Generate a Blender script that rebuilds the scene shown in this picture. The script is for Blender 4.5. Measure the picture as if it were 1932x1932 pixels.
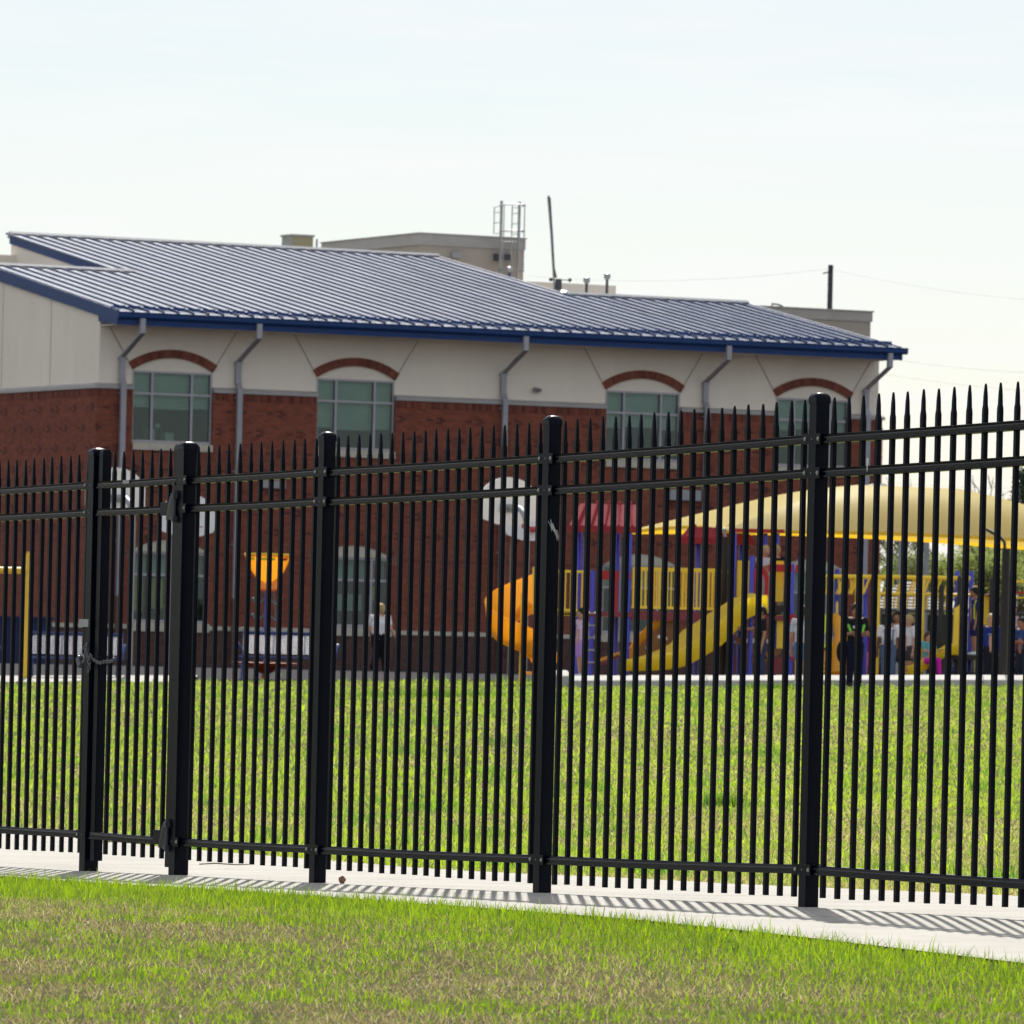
import bpy, math, random
import numpy as np
from mathutils import Vector, Matrix

random.seed(7); RNG = np.random.default_rng(11)
for o in list(bpy.data.objects): bpy.data.objects.remove(o, do_unlink=True)
S = bpy.context.scene
COL = S.collection
R = math.radians

# ------------------------------------------------------------------ camera, sky, sun, exposure
FPX, ROLL, HV, EYE = 12400.0, 0.0232, 234.0, 1.10      # focal length and horizon in units of a 1932 px wide picture
cd = bpy.data.cameras.new('camera'); cam = bpy.data.objects.new('camera', cd); COL.objects.link(cam)
cam.location = (0, 0, EYE)
cam.rotation_euler = (Matrix.Rotation(R(90), 3, 'X') @ Matrix.Rotation(ROLL, 3, 'Z')).to_euler()
cd.sensor_width = 36; cd.lens = 36 * FPX / 1932
cd.shift_x = HV * math.sin(ROLL) / 1932; cd.shift_y = HV * math.cos(ROLL) / 1932
cd.clip_start = 0.5; cd.clip_end = 3000
cd.dof.use_dof = True; cd.dof.focus_distance = 28.5; cd.dof.aperture_fstop = 21
S.camera = cam

SUN_EL, SUN_AZ = R(42), R(0)            # the sun stands straight ahead, behind the school
w = bpy.data.worlds.new('World'); S.world = w; w.use_nodes = True
nt = w.node_tree; bg = nt.nodes['Background']
sky = nt.nodes.new('ShaderNodeTexSky'); sky.sky_type = 'NISHITA'; sky.sun_disc = False
sky.sun_elevation = SUN_EL; sky.sun_rotation = SUN_AZ
sky.air_density = 1.0; sky.dust_density = 0.6; sky.ozone_density = 2.0; sky.altitude = 200
# thin high cloud veil over the whole sky
tc = nt.nodes.new('ShaderNodeTexCoord'); mp = nt.nodes.new('ShaderNodeMapping'); mp.inputs['Scale'].default_value = (1.4, 1.4, 16)
nz = nt.nodes.new('ShaderNodeTexNoise'); nz.inputs['Scale'].default_value = 9; nz.inputs['Detail'].default_value = 7; nz.inputs['Roughness'].default_value = .62
rp = nt.nodes.new('ShaderNodeMapRange'); rp.inputs[1].default_value = .38; rp.inputs[2].default_value = .72; rp.inputs[3].default_value = .46; rp.inputs[4].default_value = .90
mx = nt.nodes.new('ShaderNodeMixRGB'); mx.inputs[2].default_value = (10.5, 10.55, 10.6, 1)
nt.links.new(tc.outputs['Generated'], mp.inputs[0]); nt.links.new(mp.outputs[0], nz.inputs['Vector'])
nt.links.new(nz.outputs['Fac'], rp.inputs[0]); nt.links.new(rp.outputs[0], mx.inputs[0])
nt.links.new(sky.outputs[0], mx.inputs[1]); nt.links.new(mx.outputs[0], bg.inputs[0])
bg.inputs[1].default_value = 0.0615

sl = bpy.data.lights.new('sun', 'SUN'); sl.energy = 4.3; sl.angle = R(0.53); sl.color = (1, .95, .87)
sun = bpy.data.objects.new('sun', sl); COL.objects.link(sun)
sun.rotation_euler = Vector((math.sin(SUN_AZ) * math.cos(SUN_EL), math.cos(SUN_AZ) * math.cos(SUN_EL), math.sin(SUN_EL))).to_track_quat('Z', 'Y').to_euler()
sun.location = (0, 60, 60)
S.render.engine = 'CYCLES'
cy = S.cycles; cy.max_bounces = 6; cy.diffuse_bounces = 3; cy.glossy_bounces = 3; cy.transmission_bounces = 4; cy.transparent_max_bounces = 8; cy.caustics_reflective = False; cy.caustics_refractive = False; cy.use_denoising = True; cy.use_adaptive_sampling = True; cy.adaptive_threshold = .025
vs = S.view_settings; vs.view_transform = 'Standard'; vs.look = 'None'; vs.exposure = 0.58; vs.gamma = 1; vs.use_curve_mapping = False

# ------------------------------------------------------------------ helpers
def duv(x, y):                                # picture point (of 4000) -> level ray slopes
    a = x / 4000 * 1932 - 966; b = y / 4000 * 1932 - 966
    c, s = math.cos(ROLL), math.sin(ROLL)
    return (a * c + b * s) / FPX, -(-a * s + b * c - HV) / FPX
def at(x, y, Y):
    u, v = duv(x, y); return Vector((u * Y, Y, EYE + v * Y))

class MB:
    def __init__(s): s.v = []; s.f = []; s.t = []
    def add(s, v, f, tone=0.0):
        n = len(s.v); s.v += [tuple(p) for p in v]; s.f += [tuple(i + n for i in q) for q in f]; s.t += [tone] * len(v); return s
    def box(s, a, b, tone=0.0):
        x0, y0, z0 = [min(p, q) for p, q in zip(a, b)]; x1, y1, z1 = [max(p, q) for p, q in zip(a, b)]
        return s.add([(x0,y0,z0),(x1,y0,z0),(x1,y1,z0),(x0,y1,z0),(x0,y0,z1),(x1,y0,z1),(x1,y1,z1),(x0,y1,z1)],
                     [(0,3,2,1),(4,5,6,7),(0,1,5,4),(1,2,6,5),(2,3,7,6),(3,0,4,7)], tone)
    def hexa(s, p, tone=0.0):                 # eight corners, bottom ring then top ring
        return s.add(p, [(0,3,2,1),(4,5,6,7),(0,1,5,4),(1,2,6,5),(2,3,7,6),(3,0,4,7)], tone)
    def bar(s, a, b, wd, ht, up=(0,0,1)):     # rectangular bar from a to b
        a, b = Vector(a), Vector(b); d = (b - a).normalized(); up = Vector(up)
        sd = d.cross(up); sd = (sd if sd.length > 1e-4 else d.cross(Vector((0,1,0)))).normalized() * wd / 2; u2 = sd.cross(d).normalized() * ht / 2
        return s.hexa([a-sd-u2, a+sd-u2, b+sd-u2, b-sd-u2, a-sd+u2, a+sd+u2, b+sd+u2, b-sd+u2])
    def tube(s, pts, r, n=8, cap=True, flat=1.0):
        pts = [Vector(p) for p in pts]; rs = r if isinstance(r, (list, tuple)) else [r] * len(pts)
        base = len(s.v); prev = None; vs_ = []
        for i, p in enumerate(pts):
            d = (pts[min(i+1, len(pts)-1)] - pts[max(i-1, 0)])
            d = d.normalized() if d.length > 1e-9 else Vector((0,0,1))
            if prev is None: a = d.cross(Vector((0,0,1))); a = (a if a.length > 1e-3 else d.cross(Vector((0,1,0)))).normalized()
            else: a = (prev - d * prev.dot(d)); a = a.normalized() if a.length > 1e-6 else prev
            prev = a; b = d.cross(a)
            for k in range(n):
                t = 2 * math.pi * (k + .5) / n; vs_.append(p + a * math.cos(t) * rs[i] + b * math.sin(t) * rs[i] * flat)
        fs = []
        for i in range(len(pts) - 1):
            for k in range(n):
                k2 = (k + 1) % n; fs.append((i*n+k, i*n+k2, (i+1)*n+k2, (i+1)*n+k))
        if cap: fs.append(tuple(range(n))[::-1]); fs.append(tuple((len(pts)-1)*n + k for k in range(n)))
        return s.add(vs_, fs)
    def grid(s, rows, close=False):
        nr, nc = len(rows), len(rows[0]); fs = []
        for i in range(nr - 1):
            for k in range(nc - (0 if close else 1)):
                k2 = (k + 1) % nc; fs.append((i*nc+k, i*nc+k2, (i+1)*nc+k2, (i+1)*nc+k))
        return s.add([p for r in rows for p in r], fs)
    def prism(s, poly, vec):                  # flat polygon pushed along vec
        n = len(poly); v = [Vector(p) for p in poly]; vec = Vector(vec)
        return s.add(v + [p + vec for p in v], [tuple(range(n))[::-1], tuple(range(n, 2*n))] + [(i, (i+1) % n, n + (i+1) % n, n + i) for i in range(n)])
    def ball(s, c, r, n=10, m=7):
        c = Vector(c); r = r if isinstance(r, (list, tuple)) else (r, r, r)
        rows = []
        for i in range(m + 1):
            th = math.pi * i / m
            rows.append([(c.x + r[0]*math.sin(th)*math.cos(2*math.pi*k/n), c.y + r[1]*math.sin(th)*math.sin(2*math.pi*k/n), c.z + r[2]*math.cos(th)) for k in range(n)])
        return s.grid(rows, True)
    def lathe(s, prof, n=16, c=(0,0,0)):
        return s.grid([[(c[0] + r*math.cos(2*math.pi*k/n), c[1] + r*math.sin(2*math.pi*k/n), c[2] + z) for k in range(n)] for r, z in prof], True)
    def mesh(s, name, smooth=False, tone=False):
        m = bpy.data.meshes.new(name); m.from_pydata(s.v, [], s.f); m.update()
        if smooth:
            m.polygons.foreach_set('use_smooth', [True] * len(m.polygons))
            if hasattr(m, 'set_sharp_from_angle'): m.set_sharp_from_angle(angle=R(42))
        if tone:
            a = m.attributes.new('tone', 'FLOAT', 'POINT'); a.data.foreach_set('value', s.t)
        return m
    def build(s, name, mat, parent=None, smooth=False, tone=False, kind=None):
        return link(name, s.mesh(name, smooth, tone), mat, parent, kind)

def link(name, me, mat=None, parent=None, kind=None, loc=None):
    if mat is not None and not me.materials: me.materials.append(mat)
    o = bpy.data.objects.new(name, me); COL.objects.link(o)
    if parent is not None: o.parent = parent
    if loc is not None: o.location = loc
    if kind: o['kind'] = kind
    return o
def thing(name, label, cat, loc=(0,0,0), rz=0.0, group=None):
    o = bpy.data.objects.new(name, None); COL.objects.link(o); o.empty_display_size = .2
    o.location = loc; o.rotation_euler = (0, 0, rz); return tag(o, label, cat, group)
def tag(o, label, cat, group=None):
    o['label'] = label; o['category'] = cat
    if group: o['group'] = group
    return o
def copy_tree(o, parent=None):
    c = o.copy(); COL.objects.link(c); c.parent = parent
    for ch in list(o.children): copy_tree(ch, c)
    return c
def sm(t): t = min(1, max(0, t)); return t * t * (3 - 2 * t)

# ------------------------------------------------------------------ materials
def mat(name, col, rough=.6, metal=0.0, spec=.5, var=.12, scale=3.0, bump=0.0, bscale=60, tone=None, coat=0.0, dirt=None, stretch=None):
    m = bpy.data.materials.new(name); m.use_nodes = True; n = m.node_tree; L = n.links
    b = n.nodes['Principled BSDF']; b.inputs['Roughness'].default_value = rough; b.inputs['Metallic'].default_value = metal
    b.inputs['Specular IOR Level'].default_value = spec; b.inputs['Coat Weight'].default_value = coat; b.inputs['Coat Roughness'].default_value = .28
    t = n.nodes.new('ShaderNodeTexCoord'); src = t.outputs['Object']
    if stretch:
        mp = n.nodes.new('ShaderNodeMapping'); mp.inputs['Scale'].default_value = stretch; L.new(src, mp.inputs[0]); src = mp.outputs[0]
    nz = n.nodes.new('ShaderNodeTexNoise'); nz.inputs['Scale'].default_value = scale; nz.inputs['Detail'].default_value = 6; nz.inputs['Roughness'].default_value = .65
    L.new(src, nz.inputs['Vector'])
    mr = n.nodes.new('ShaderNodeMapRange'); mr.inputs[1].default_value = .3; mr.inputs[2].default_value = .7
    mr.inputs[3].default_value = 1 - var; mr.inputs[4].default_value = 1 + var; L.new(nz.outputs['Fac'], mr.inputs[0])
    hs = n.nodes.new('ShaderNodeHueSaturation'); hs.inputs['Color'].default_value = (*col, 1); L.new(mr.outputs[0], hs.inputs['Value'])
    out = hs.outputs[0]
    if tone is not None:                      # second colour mixed in by the mesh's own 'tone'
        at_ = n.nodes.new('ShaderNodeAttribute'); at_.attribute_name = 'tone'
        mx = n.nodes.new('ShaderNodeMixRGB'); mx.inputs[2].default_value = (*tone, 1); L.new(at_.outputs['Fac'], mx.inputs[0]); L.new(out, mx.inputs[1]); out = mx.outputs[0]
    if dirt is not None:
        n2 = n.nodes.new('ShaderNodeTexNoise'); n2.inputs['Scale'].default_value = dirt[1]; n2.inputs['Detail'].default_value = 8; n2.inputs['Roughness'].default_value = .7; L.new(src, n2.inputs['Vector'])
        r2 = n.nodes.new('ShaderNodeMapRange'); r2.inputs[1].default_value = dirt[2]; r2.inputs[2].default_value = dirt[2] + .18; r2.inputs[4].default_value = dirt[3]; L.new(n2.outputs['Fac'], r2.inputs[0])
        mx = n.nodes.new('ShaderNodeMixRGB'); mx.inputs[2].default_value = (*dirt[0], 1); L.new(r2.outputs[0], mx.inputs[0]); L.new(out, mx.inputs[1]); out = mx.outputs[0]
    L.new(out, b.inputs['Base Color'])
    if bump:
        n3 = n.nodes.new('ShaderNodeTexNoise'); n3.inputs['Scale'].default_value = bscale; n3.inputs['Detail'].default_value = 5; L.new(src, n3.inputs['Vector'])
        bp = n.nodes.new('ShaderNodeBump'); bp.inputs['Strength'].default_value = bump; bp.inputs['Distance'].default_value = .02; L.new(n3.outputs['Fac'], bp.inputs['Height']); L.new(bp.outputs[0], b.inputs['Normal'])
    return m
def thin_mat(name, col, trans, tcol=None, rough=.6, attr=None, gloss=.08):   # leaf or cloth that lets light through
    m = bpy.data.materials.new(name); m.use_nodes = True; n = m.node_tree; L = n.links; n.nodes.clear()
    out = n.nodes.new('ShaderNodeOutputMaterial'); d = n.nodes.new('ShaderNodeBsdfDiffuse'); t = n.nodes.new('ShaderNodeBsdfTranslucent'); g = n.nodes.new('ShaderNodeBsdfGlossy')
    g.inputs['Roughness'].default_value = .45; g.inputs['Color'].default_value = (.9, .9, .85, 1)
    m1 = n.nodes.new('ShaderNodeMixShader'); m2 = n.nodes.new('ShaderNodeMixShader'); m1.inputs[0].default_value = trans; m2.inputs[0].default_value = gloss
    if attr:
        a = n.nodes.new('ShaderNodeAttribute'); a.attribute_name = attr; L.new(a.outputs['Color'], d.inputs['Color'])
        h = n.nodes.new('ShaderNodeHueSaturation'); h.inputs['Value'].default_value = 1.65; h.inputs['Saturation'].default_value = 1.12; L.new(a.outputs['Color'], h.inputs['Color']); L.new(h.outputs[0], t.inputs['Color'])
    else:
        d.inputs['Color'].default_value = (*col, 1); t.inputs['Color'].default_value = (*(tcol or col), 1)
    L.new(d.outputs[0], m1.inputs[1]); L.new(t.outputs[0], m1.inputs[2]); L.new(m1.outputs[0], m2.inputs[1]); L.new(g.outputs[0], m2.inputs[2]); L.new(m2.outputs[0], out.inputs['Surface'])
    return m
def glass_mat(name, tint, refl=.10):
    m = bpy.data.materials.new(name); m.use_nodes = True; n = m.node_tree; L = n.links; n.nodes.clear()
    out = n.nodes.new('ShaderNodeOutputMaterial'); t = n.nodes.new('ShaderNodeBsdfTransparent'); g = n.nodes.new('ShaderNodeBsdfGlossy')
    t.inputs['Color'].default_value = (*tint, 1); g.inputs['Roughness'].default_value = .03; g.inputs['Color'].default_value = (.85, .95, .95, 1)
    fr = n.nodes.new('ShaderNodeFresnel'); fr.inputs['IOR'].default_value = 1.5
    ad = n.nodes.new('ShaderNodeMath'); ad.operation = 'ADD'; ad.inputs[1].default_value = refl; L.new(fr.outputs[0], ad.inputs[0])
    nz = n.nodes.new('ShaderNodeTexNoise'); nz.inputs['Scale'].default_value = .8; bp = n.nodes.new('ShaderNodeBump'); bp.inputs['Strength'].default_value = .02; L.new(nz.outputs['Fac'], bp.inputs['Height']); L.new(bp.outputs[0], g.inputs['Normal'])
    mx = n.nodes.new('ShaderNodeMixShader'); L.new(ad.outputs[0], mx.inputs[0]); L.new(t.outputs[0], mx.inputs[1]); L.new(g.outputs[0], mx.inputs[2]); L.new(mx.outputs[0], out.inputs['Surface'])
    return m

M = {}
M['fence'] = mat('black_powder_coat', (.0014, .0030, .0085), .30, 0, .09, .25, 6, .06, 220, dirt=((.03, .03, .03), 25, .68, .3))
M['fence_rail'] = mat('black_rail_coat', (.0018, .0036, .0095), .22, 0, .20, .25, 6, .05, 200, dirt=((.03, .03, .028), 18, .66, .35), stretch=(.4, 1, 1))
M['bolt'] = mat('zinc_bolt', (.30, .30, .28), .4, .8, .5, .2, 40)
M['chain'] = mat('galvanised_chain', (.16, .17, .18), .42, .85, .5, .35, 60)
M['padlock'] = mat('padlock_body', (.09, .10, .13), .4, .5, .5, .3, 40)
M['concrete'] = mat('sidewalk_concrete', (.355, .34, .31), .85, 0, .3, .12, 1.6, .25, 90, dirt=((.27, .24, .19), 2.6, .56, .55))
M['curb'] = mat('curb_concrete', (.50, .49, .46), .85, 0, .3, .15, 3, .2, 40, dirt=((.30, .27, .23), 4, .6, .5))
M['soil'] = mat('lawn_soil', (.075, .066, .026), .95, 0, .05, .5, 9, .8, 60, dirt=((.125, .105, .05), 3.5, .48, .8))
M['asphalt'] = mat('court_asphalt', (.042, .039, .045), 1.0, 0, .05, .2, .7, .2, 60)
M['mulch'] = mat('play_mulch', (.40, .33, .25), .95, 0, .1, .35, 5, .8, 40)
M['brick'] = mat('red_brick', (.275, .088, .056), .85, 0, .2, .12, 9, .2, 120, tone=(.095, .034, .034))
M['brick_old'] = mat('arch_brick', (.27, .095, .065), .85, 0, .2, .25, 6, .2, 120, tone=(.14, .05, .04))
M['mortar'] = mat('brick_mortar', (.21, .11, .085), .95, 0, .1, .15, 6)
M['block'] = mat('split_face_block', (.105, .062, .055), .95, 0, .1, .25, 5, .5, 40)
M['block_joint'] = mat('block_mortar', (.19, .15, .13), .95, 0, .1, .1, 5)
M['stone'] = mat('cast_stone', (.50, .47, .40), .85, 0, .3, .12, 4, .1, 60, dirt=((.30, .28, .24), 3, .62, .4))
M['stucco'] = mat('beige_stucco', (.84, .77, .68), .9, 0, .2, .05, .8, .15, 80, dirt=((.60, .53, .44), 1.6, .56, .40), stretch=(1, 1, .22))
M['cap'] = mat('metal_coping', (.36, .35, .35), .5, .2, .5, .08, 2)
M['spout'] = mat('grey_downspout', (.33, .33, .38), .45, .2, .5, .10, 3)
M['boot'] = mat('brown_boot', (.13, .085, .07), .6, 0, .4, .15, 3)
M['roofblue'] = mat('blue_standing_seam', (.043, .079, .172), .24, .0, .30, .16, .5, .06, 1.3, coat=.0)
M['fascia'] = mat('blue_fascia', (.011, .046, .17), .5, 0, .25, .12, 1.5)
M['ridge'] = mat('ridge_flashing', (.42, .43, .45), .4, .5, .5, .08, 2)
M['frame'] = mat('window_aluminium', (.38, .37, .41), .45, .3, .5, .06, 3)
M['glass'] = glass_mat('tinted_glass', (.70, .80, .78), .0)
M['blind'] = mat('roller_blind', (.74, .76, .68), .9, 0, .2, .06, 3)
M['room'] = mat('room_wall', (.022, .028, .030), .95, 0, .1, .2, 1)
M['paper'] = mat('pale_paper', (.70, .72, .66), .9, 0, .2, .08, 6)
M['yellowpaper'] = mat('yellow_paper', (.75, .58, .06), .9, 0, .2, .15, 6)
M['redpaper'] = mat('red_paper', (.55, .10, .12), .9, 0, .2, .1, 6)
M['penthouse'] = mat('tan_panel', (.36, .33, .30), .9, 0, .2, .06, 1.5)
M['steel'] = mat('galvanised_steel', (.36, .37, .38), .45, .6, .5, .12, 8)
M['darksteel'] = mat('dark_steel', (.07, .075, .085), .5, .4, .5, .15, 8)
M['duct'] = mat('roof_unit_paint', (.30, .31, .33), .6, .1, .4, .1, 3)
M['duct2'] = mat('roof_unit_olive', (.27, .26, .17), .6, .1, .4, .1, 3)
M['white'] = mat('white_backboard', (.86, .86, .87), .45, 0, .5, .06, 3, dirt=((.5, .5, .5), 6, .66, .4))
M['polegrey'] = mat('grey_pole', (.28, .29, .31), .5, .3, .5, .12, 5)
M['poletan'] = mat('weathered_pole', (.24, .22, .20), .6, .2, .4, .15, 5)
M['rimred'] = mat('rim_red', (.5, .05, .05), .5, 0, .5, .1, 8)
M['blue'] = mat('blue_play_paint', (.035, .05, .52), .35, 0, .5, .10, 3, coat=.15)
M['yellow'] = mat('yellow_play_plastic', (.90, .62, .04), .38, 0, .5, .08, 3, dirt=((.55, .36, .05), 5, .66, .35))
M['slide'] = thin_mat('yellow_slide_plastic', (.95, .76, .02), .60, (.99, .86, .03), gloss=.07)
M['orange'] = thin_mat('orange_slide_plastic', (.90, .50, .02), .58, (.98, .60, .03), gloss=.06)
M['amber'] = thin_mat('amber_funnel_plastic', (.88, .36, .02), .40, (.98, .42, .02), gloss=.05)
M['red'] = mat('red_play_plastic', (.40, .030, .035), .6, 0, .25, .12, 2)
M['maroon'] = mat('maroon_deck_coat', (.20, .035, .05), .5, 0, .4, .12, 3)
M['redorange'] = mat('red_orange_dish', (.65, .09, .02), .3, 0, .5, .1, 3)
M['brown'] = mat('brown_climber', (.22, .095, .03), .55, 0, .4, .2, 3)
M['darkbrown'] = mat('dark_brown_coat', (.016, .014, .014), .5, 0, .4, .15, 4)
M['lime'] = mat('lime_panel', (.62, .72, .04), .45, 0, .4, .1, 4)
M['navy'] = mat('navy_bench_coat', (.03, .055, .20), .38, 0, .5, .12, 6)
M['navydark'] = mat('navy_bin', (.012, .02, .075), .6, 0, .3, .12, 3)
M['goal'] = mat('goal_yellow', (.75, .48, .03), .4, 0, .5, .1, 4)
M['teal'] = mat('chain_teal', (.10, .19, .22), .4, .4, .5, .2, 10)
M['canopy'] = thin_mat('shade_cloth', (.48, .41, .165), .30, (.85, .60, .10), gloss=.02)
M['hem'] = thin_mat('shade_cloth_yellow', (.80, .56, .04), .45, (.95, .62, .03), gloss=.03)
M['grass'] = thin_mat('grass_blade', None, .50, attr='col', gloss=.05)
M['leaf'] = thin_mat('spring_leaf', (.19, .23, .075), .5, (.34, .40, .11), gloss=.06)
M['leafdark'] = thin_mat('evergreen_leaf', (.045, .075, .045), .3, (.08, .13, .05), gloss=.05)
M['bark'] = mat('tree_bark', (.11, .09, .075), .95, 0, .1, .3, 8, .4, 30)
M['rock'] = mat('brown_rock', (.20, .12, .075), .9, 0, .2, .4, 20, .5, 60)
M['web'] = thin_mat('cobweb_silk', (.7, .7, .7), .4, (.8, .8, .8))
M['drop'] = mat('white_dropping', (.70, .70, .68), .9, 0, .2, .2, 30)
M['paint'] = mat('white_line_paint', (.72, .72, .70), .9, 0, .2, .25, 6)
M['olive'] = mat('olive_screen', (.045, .05, .032), .9, 0, .2, .15, 2)
M['shingle'] = mat('grey_shingle', (.36, .35, .34), .9, 0, .2, .2, 5)
M['wire'] = mat('power_wire', (.16, .17, .18), .6, .3, .4, .05, 2)
M['wood'] = mat('pole_wood', (.07, .075, .09), .8, 0, .2, .2, 4)

# ------------------------------------------------------------------ ground shape
FO = Vector((1.2507, 26.94)); FX = Vector((.4537, -.8912)); FQ = Vector((.8912, .4537))     # fence origin (big post), along it to the near end, square to it
FS = [-9, -3, -1.64, 0, 2.38, 4.70, 6.31, 7.43, 8.5, 12, 30]
FZ = [.052, .047, .037, .006, -.043, -.102, -.133, -.162, -.183, -.213, -.233]
def gz(X, Y):
    X = np.asarray(X, float); Y = np.asarray(Y, float)
    s = -((X - FO.x) * FX.x + (Y - FO.y) * FX.y); q = (X - FO.x) * FQ.x + (Y - FO.y) * FQ.y
    near = np.interp(s, FS, FZ)
    Xc = np.clip(X, -12, 10)
    far = -.08 + .025 * Xc + .0025 * np.clip(Y, 0, 127) - .0034 * np.clip(Y - 127, 0, 48)
    far = np.where(Y > 127, far - .025 * Xc * np.clip((Y - 127) / 30, 0, 1), far)
    t = np.clip((q - 3) / 22, 0, 1); t = t * t * (3 - 2 * t)
    return near * (1 - t) + far * t
def g1(X, Y): return float(gz(X, Y))
def on_ground(x, y):
    u, v = duv(x, y); Y = 30.0
    for _ in range(60):
        Y = .5 * Y + .5 * max(2, (g1(u * Y, Y) - EYE) / v)
    return Vector((u * Y, Y))

def vnoise(x, y, sc, seed=0):                 # smooth value noise 0..1
    r = np.random.default_rng(seed); T = r.random((128, 128))
    X = x * sc + 64.3; Y = y * sc + 17.7; i = np.floor(X).astype(int); j = np.floor(Y).astype(int); fx = X - i; fy = Y - j
    fx = fx * fx * (3 - 2 * fx); fy = fy * fy * (3 - 2 * fy); a = lambda p, q: T[p % 128, q % 128]
    return (a(i, j) * (1 - fx) + a(i + 1, j) * fx) * (1 - fy) + (a(i, j + 1) * (1 - fx) + a(i + 1, j + 1) * fx) * fy
def fbm(x, y, sc, seed=0): return .5 * vnoise(x, y, sc, seed) + .3 * vnoise(x, y, sc * 2.3, seed + 1) + .2 * vnoise(x, y, sc * 5.1, seed + 2)

xs = np.concatenate([np.linspace(-420, -25, 14), np.linspace(-20, 20, 81), np.linspace(25, 420, 14)])
ys = np.concatenate([np.linspace(-60, 8, 8), np.linspace(10, 45, 71), np.linspace(47, 180, 68), np.geomspace(190, 1600, 14)])
gx, gy = np.meshgrid(xs, ys); gzv = gz(gx, gy)
MB().grid([[(gx[i, k], gy[i, k], gzv[i, k]) for k in range(len(xs))] for i in range(len(ys))]).build('ground', M['soil'], smooth=True, kind='structure')

def sheet(name, poly_rows, m, lift, kind='structure', thick=0.0):
    rows = [[(p[0], p[1], g1(p[0], p[1]) + lift) for p in r] for r in poly_rows]
    b = MB().grid(rows)
    if thick:
        b.grid([[(p[0], p[1], p[2]) for p in rows[0]], [(p[0], p[1], p[2] - thick) for p in rows[0]]])
        b.grid([[(p[0], p[1], p[2] - thick) for p in rows[-1]], [(p[0], p[1], p[2]) for p in rows[-1]]])
    return b.build(name, m, kind=kind)

# sidewalk under the fence: its two edges
SW_B = [on_ground(*p) for p in ((0, 3266), (750, 3316), (1200, 3357), (1900, 3414), (2900, 3460), (3500, 3488), (4000, 3517))]
SW_F = [on_ground(*p) for p in ((0, 3432), (310, 3456), (1200, 3502), (1900, 3566), (2500, 3622), (3200, 3672), (3600, 3716), (4000, 3776))]
def linefit(P):
    x = np.array([p.x for p in P]); y = np.array([p.y for p in P]); c = np.polyfit(y, x, 1); return c
CB, CF = linefit(SW_B), linefit(SW_F)
def sw_edges(Y): return np.polyval(CF, Y), np.polyval(CB, Y)        # x of the near and the far edge at depth Y
YS = np.linspace(8, 70, 125)
slabs = thing('sidewalk', '', '') ; del slabs['label'], slabs['category']; slabs['kind'] = 'structure'
dirv = Vector((float(CB[0]), 1)).normalized()
k = 0; Ycur = 9.0
while Ycur < 66:
    y0, y1 = Ycur + .006, Ycur + 3.2 - .006; rows = []; mF, mB = float(CF[0]), float(CB[0]); mm = (mF + mB) / 2
    for Y in np.linspace(y0, y1, 8):                       # rows square to the walk
        a = mF * Y + float(CF[1]); sx = (mB * Y + float(CB[1]) - a) / (1 + mB * mm); rows.append([(a + sx * t, Y - mm * sx * t) for t in np.linspace(0, 1, 7)])
    o = sheet('paving_slab', rows, M['concrete'], .012, kind=None, thick=.1); o.parent = slabs
    Ycur += 3.2

# ------------------------------------------------------------------ schoolyard pavement, strip, curb, line
def quadsheet(name, x0, x1, y0, y1, m, lift, nx=12, ny=8, kind='structure', thick=0):
    return sheet(name, [[(x, y) for x in np.linspace(x0, x1, nx)] for y in np.linspace(y0, y1, ny)], m, lift, kind, thick)
quadsheet('schoolyard_pavement', -40, 2.3, 127.2, 200, M['asphalt'], .012, 20, 24)
quadsheet('schoolyard_pavement', 2.3, 45, 129, 200, M['asphalt'], .016, 20, 24)
b = MB(); b.grid([[(x, y, g1(x, y) + .015 + .10 * (y - 124.2) / 2.9) for x in np.linspace(-30, -6.0, 16)] for y in np.linspace(124.2, 127.1, 5)]); b.grid([[(x, 127.1, g1(x, 127.1) + .115) for x in np.linspace(-30, -6, 16)], [(x, 127.12, g1(x, 127.1)) for x in np.linspace(-30, -6, 16)]])
b.build('concrete_path', M['concrete'], kind='structure')
quadsheet('play_area_bed', 1.05, 30, 114.6, 128.8, M['mulch'], .10, 16, 8)
lb = MB()
for i in range(34):
    xa = -7.5 + i * .3; 
    if i in (9, 10, 21): continue
    lb.add([(xa, 103.0 + .02*math.sin(i), g1(xa, 103) + .05), (xa + .3, 103.0 + .02*math.sin(i+1), g1(xa+.3, 103) + .05), (xa + .3, 103.12, g1(xa+.3, 103.12) + .05), (xa, 103.12, g1(xa, 103.12) + .05)], [(0, 1, 2, 3)])
lb.build('painted_line', M['paint'], kind='structure')

curb = thing('play_area_curb', 'low concrete curb edging the playground in front of the slides', 'curb', (0, 0, 0))
xa = 1.05; i = 0
while xa < 16:
    ln = 2.4; zt = g1(xa, 114.3) + .20; zt2 = g1(xa + ln, 114.3) + .20 - zt; zb = g1(xa + 1.2, 114) - .15
    dy = random.uniform(-.02, .02); e = .012
    prf = [(114.10 + dy, zb), (114.10 + dy, zt - .085), (114.13 + dy, zt - .07), (114.36 + dy, zt - .004), (114.40 + dy, zt), (114.62 + dy, zt), (114.62 + dy, zb)]
    r0_, r1_ = [(xa + .006, a, c) for a, c in prf], [(xa + ln - .006, a, c + (zt2 if c > zb else 0)) for a, c in prf]
    cbm = MB(); cbm.grid([r0_, r1_], True); cbm.add(r0_, [tuple(range(7))]); cbm.add(r1_, [tuple(range(7))[::-1]]); cbm.build('curb_block', M['curb'], curb)
    xa += ln
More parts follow.
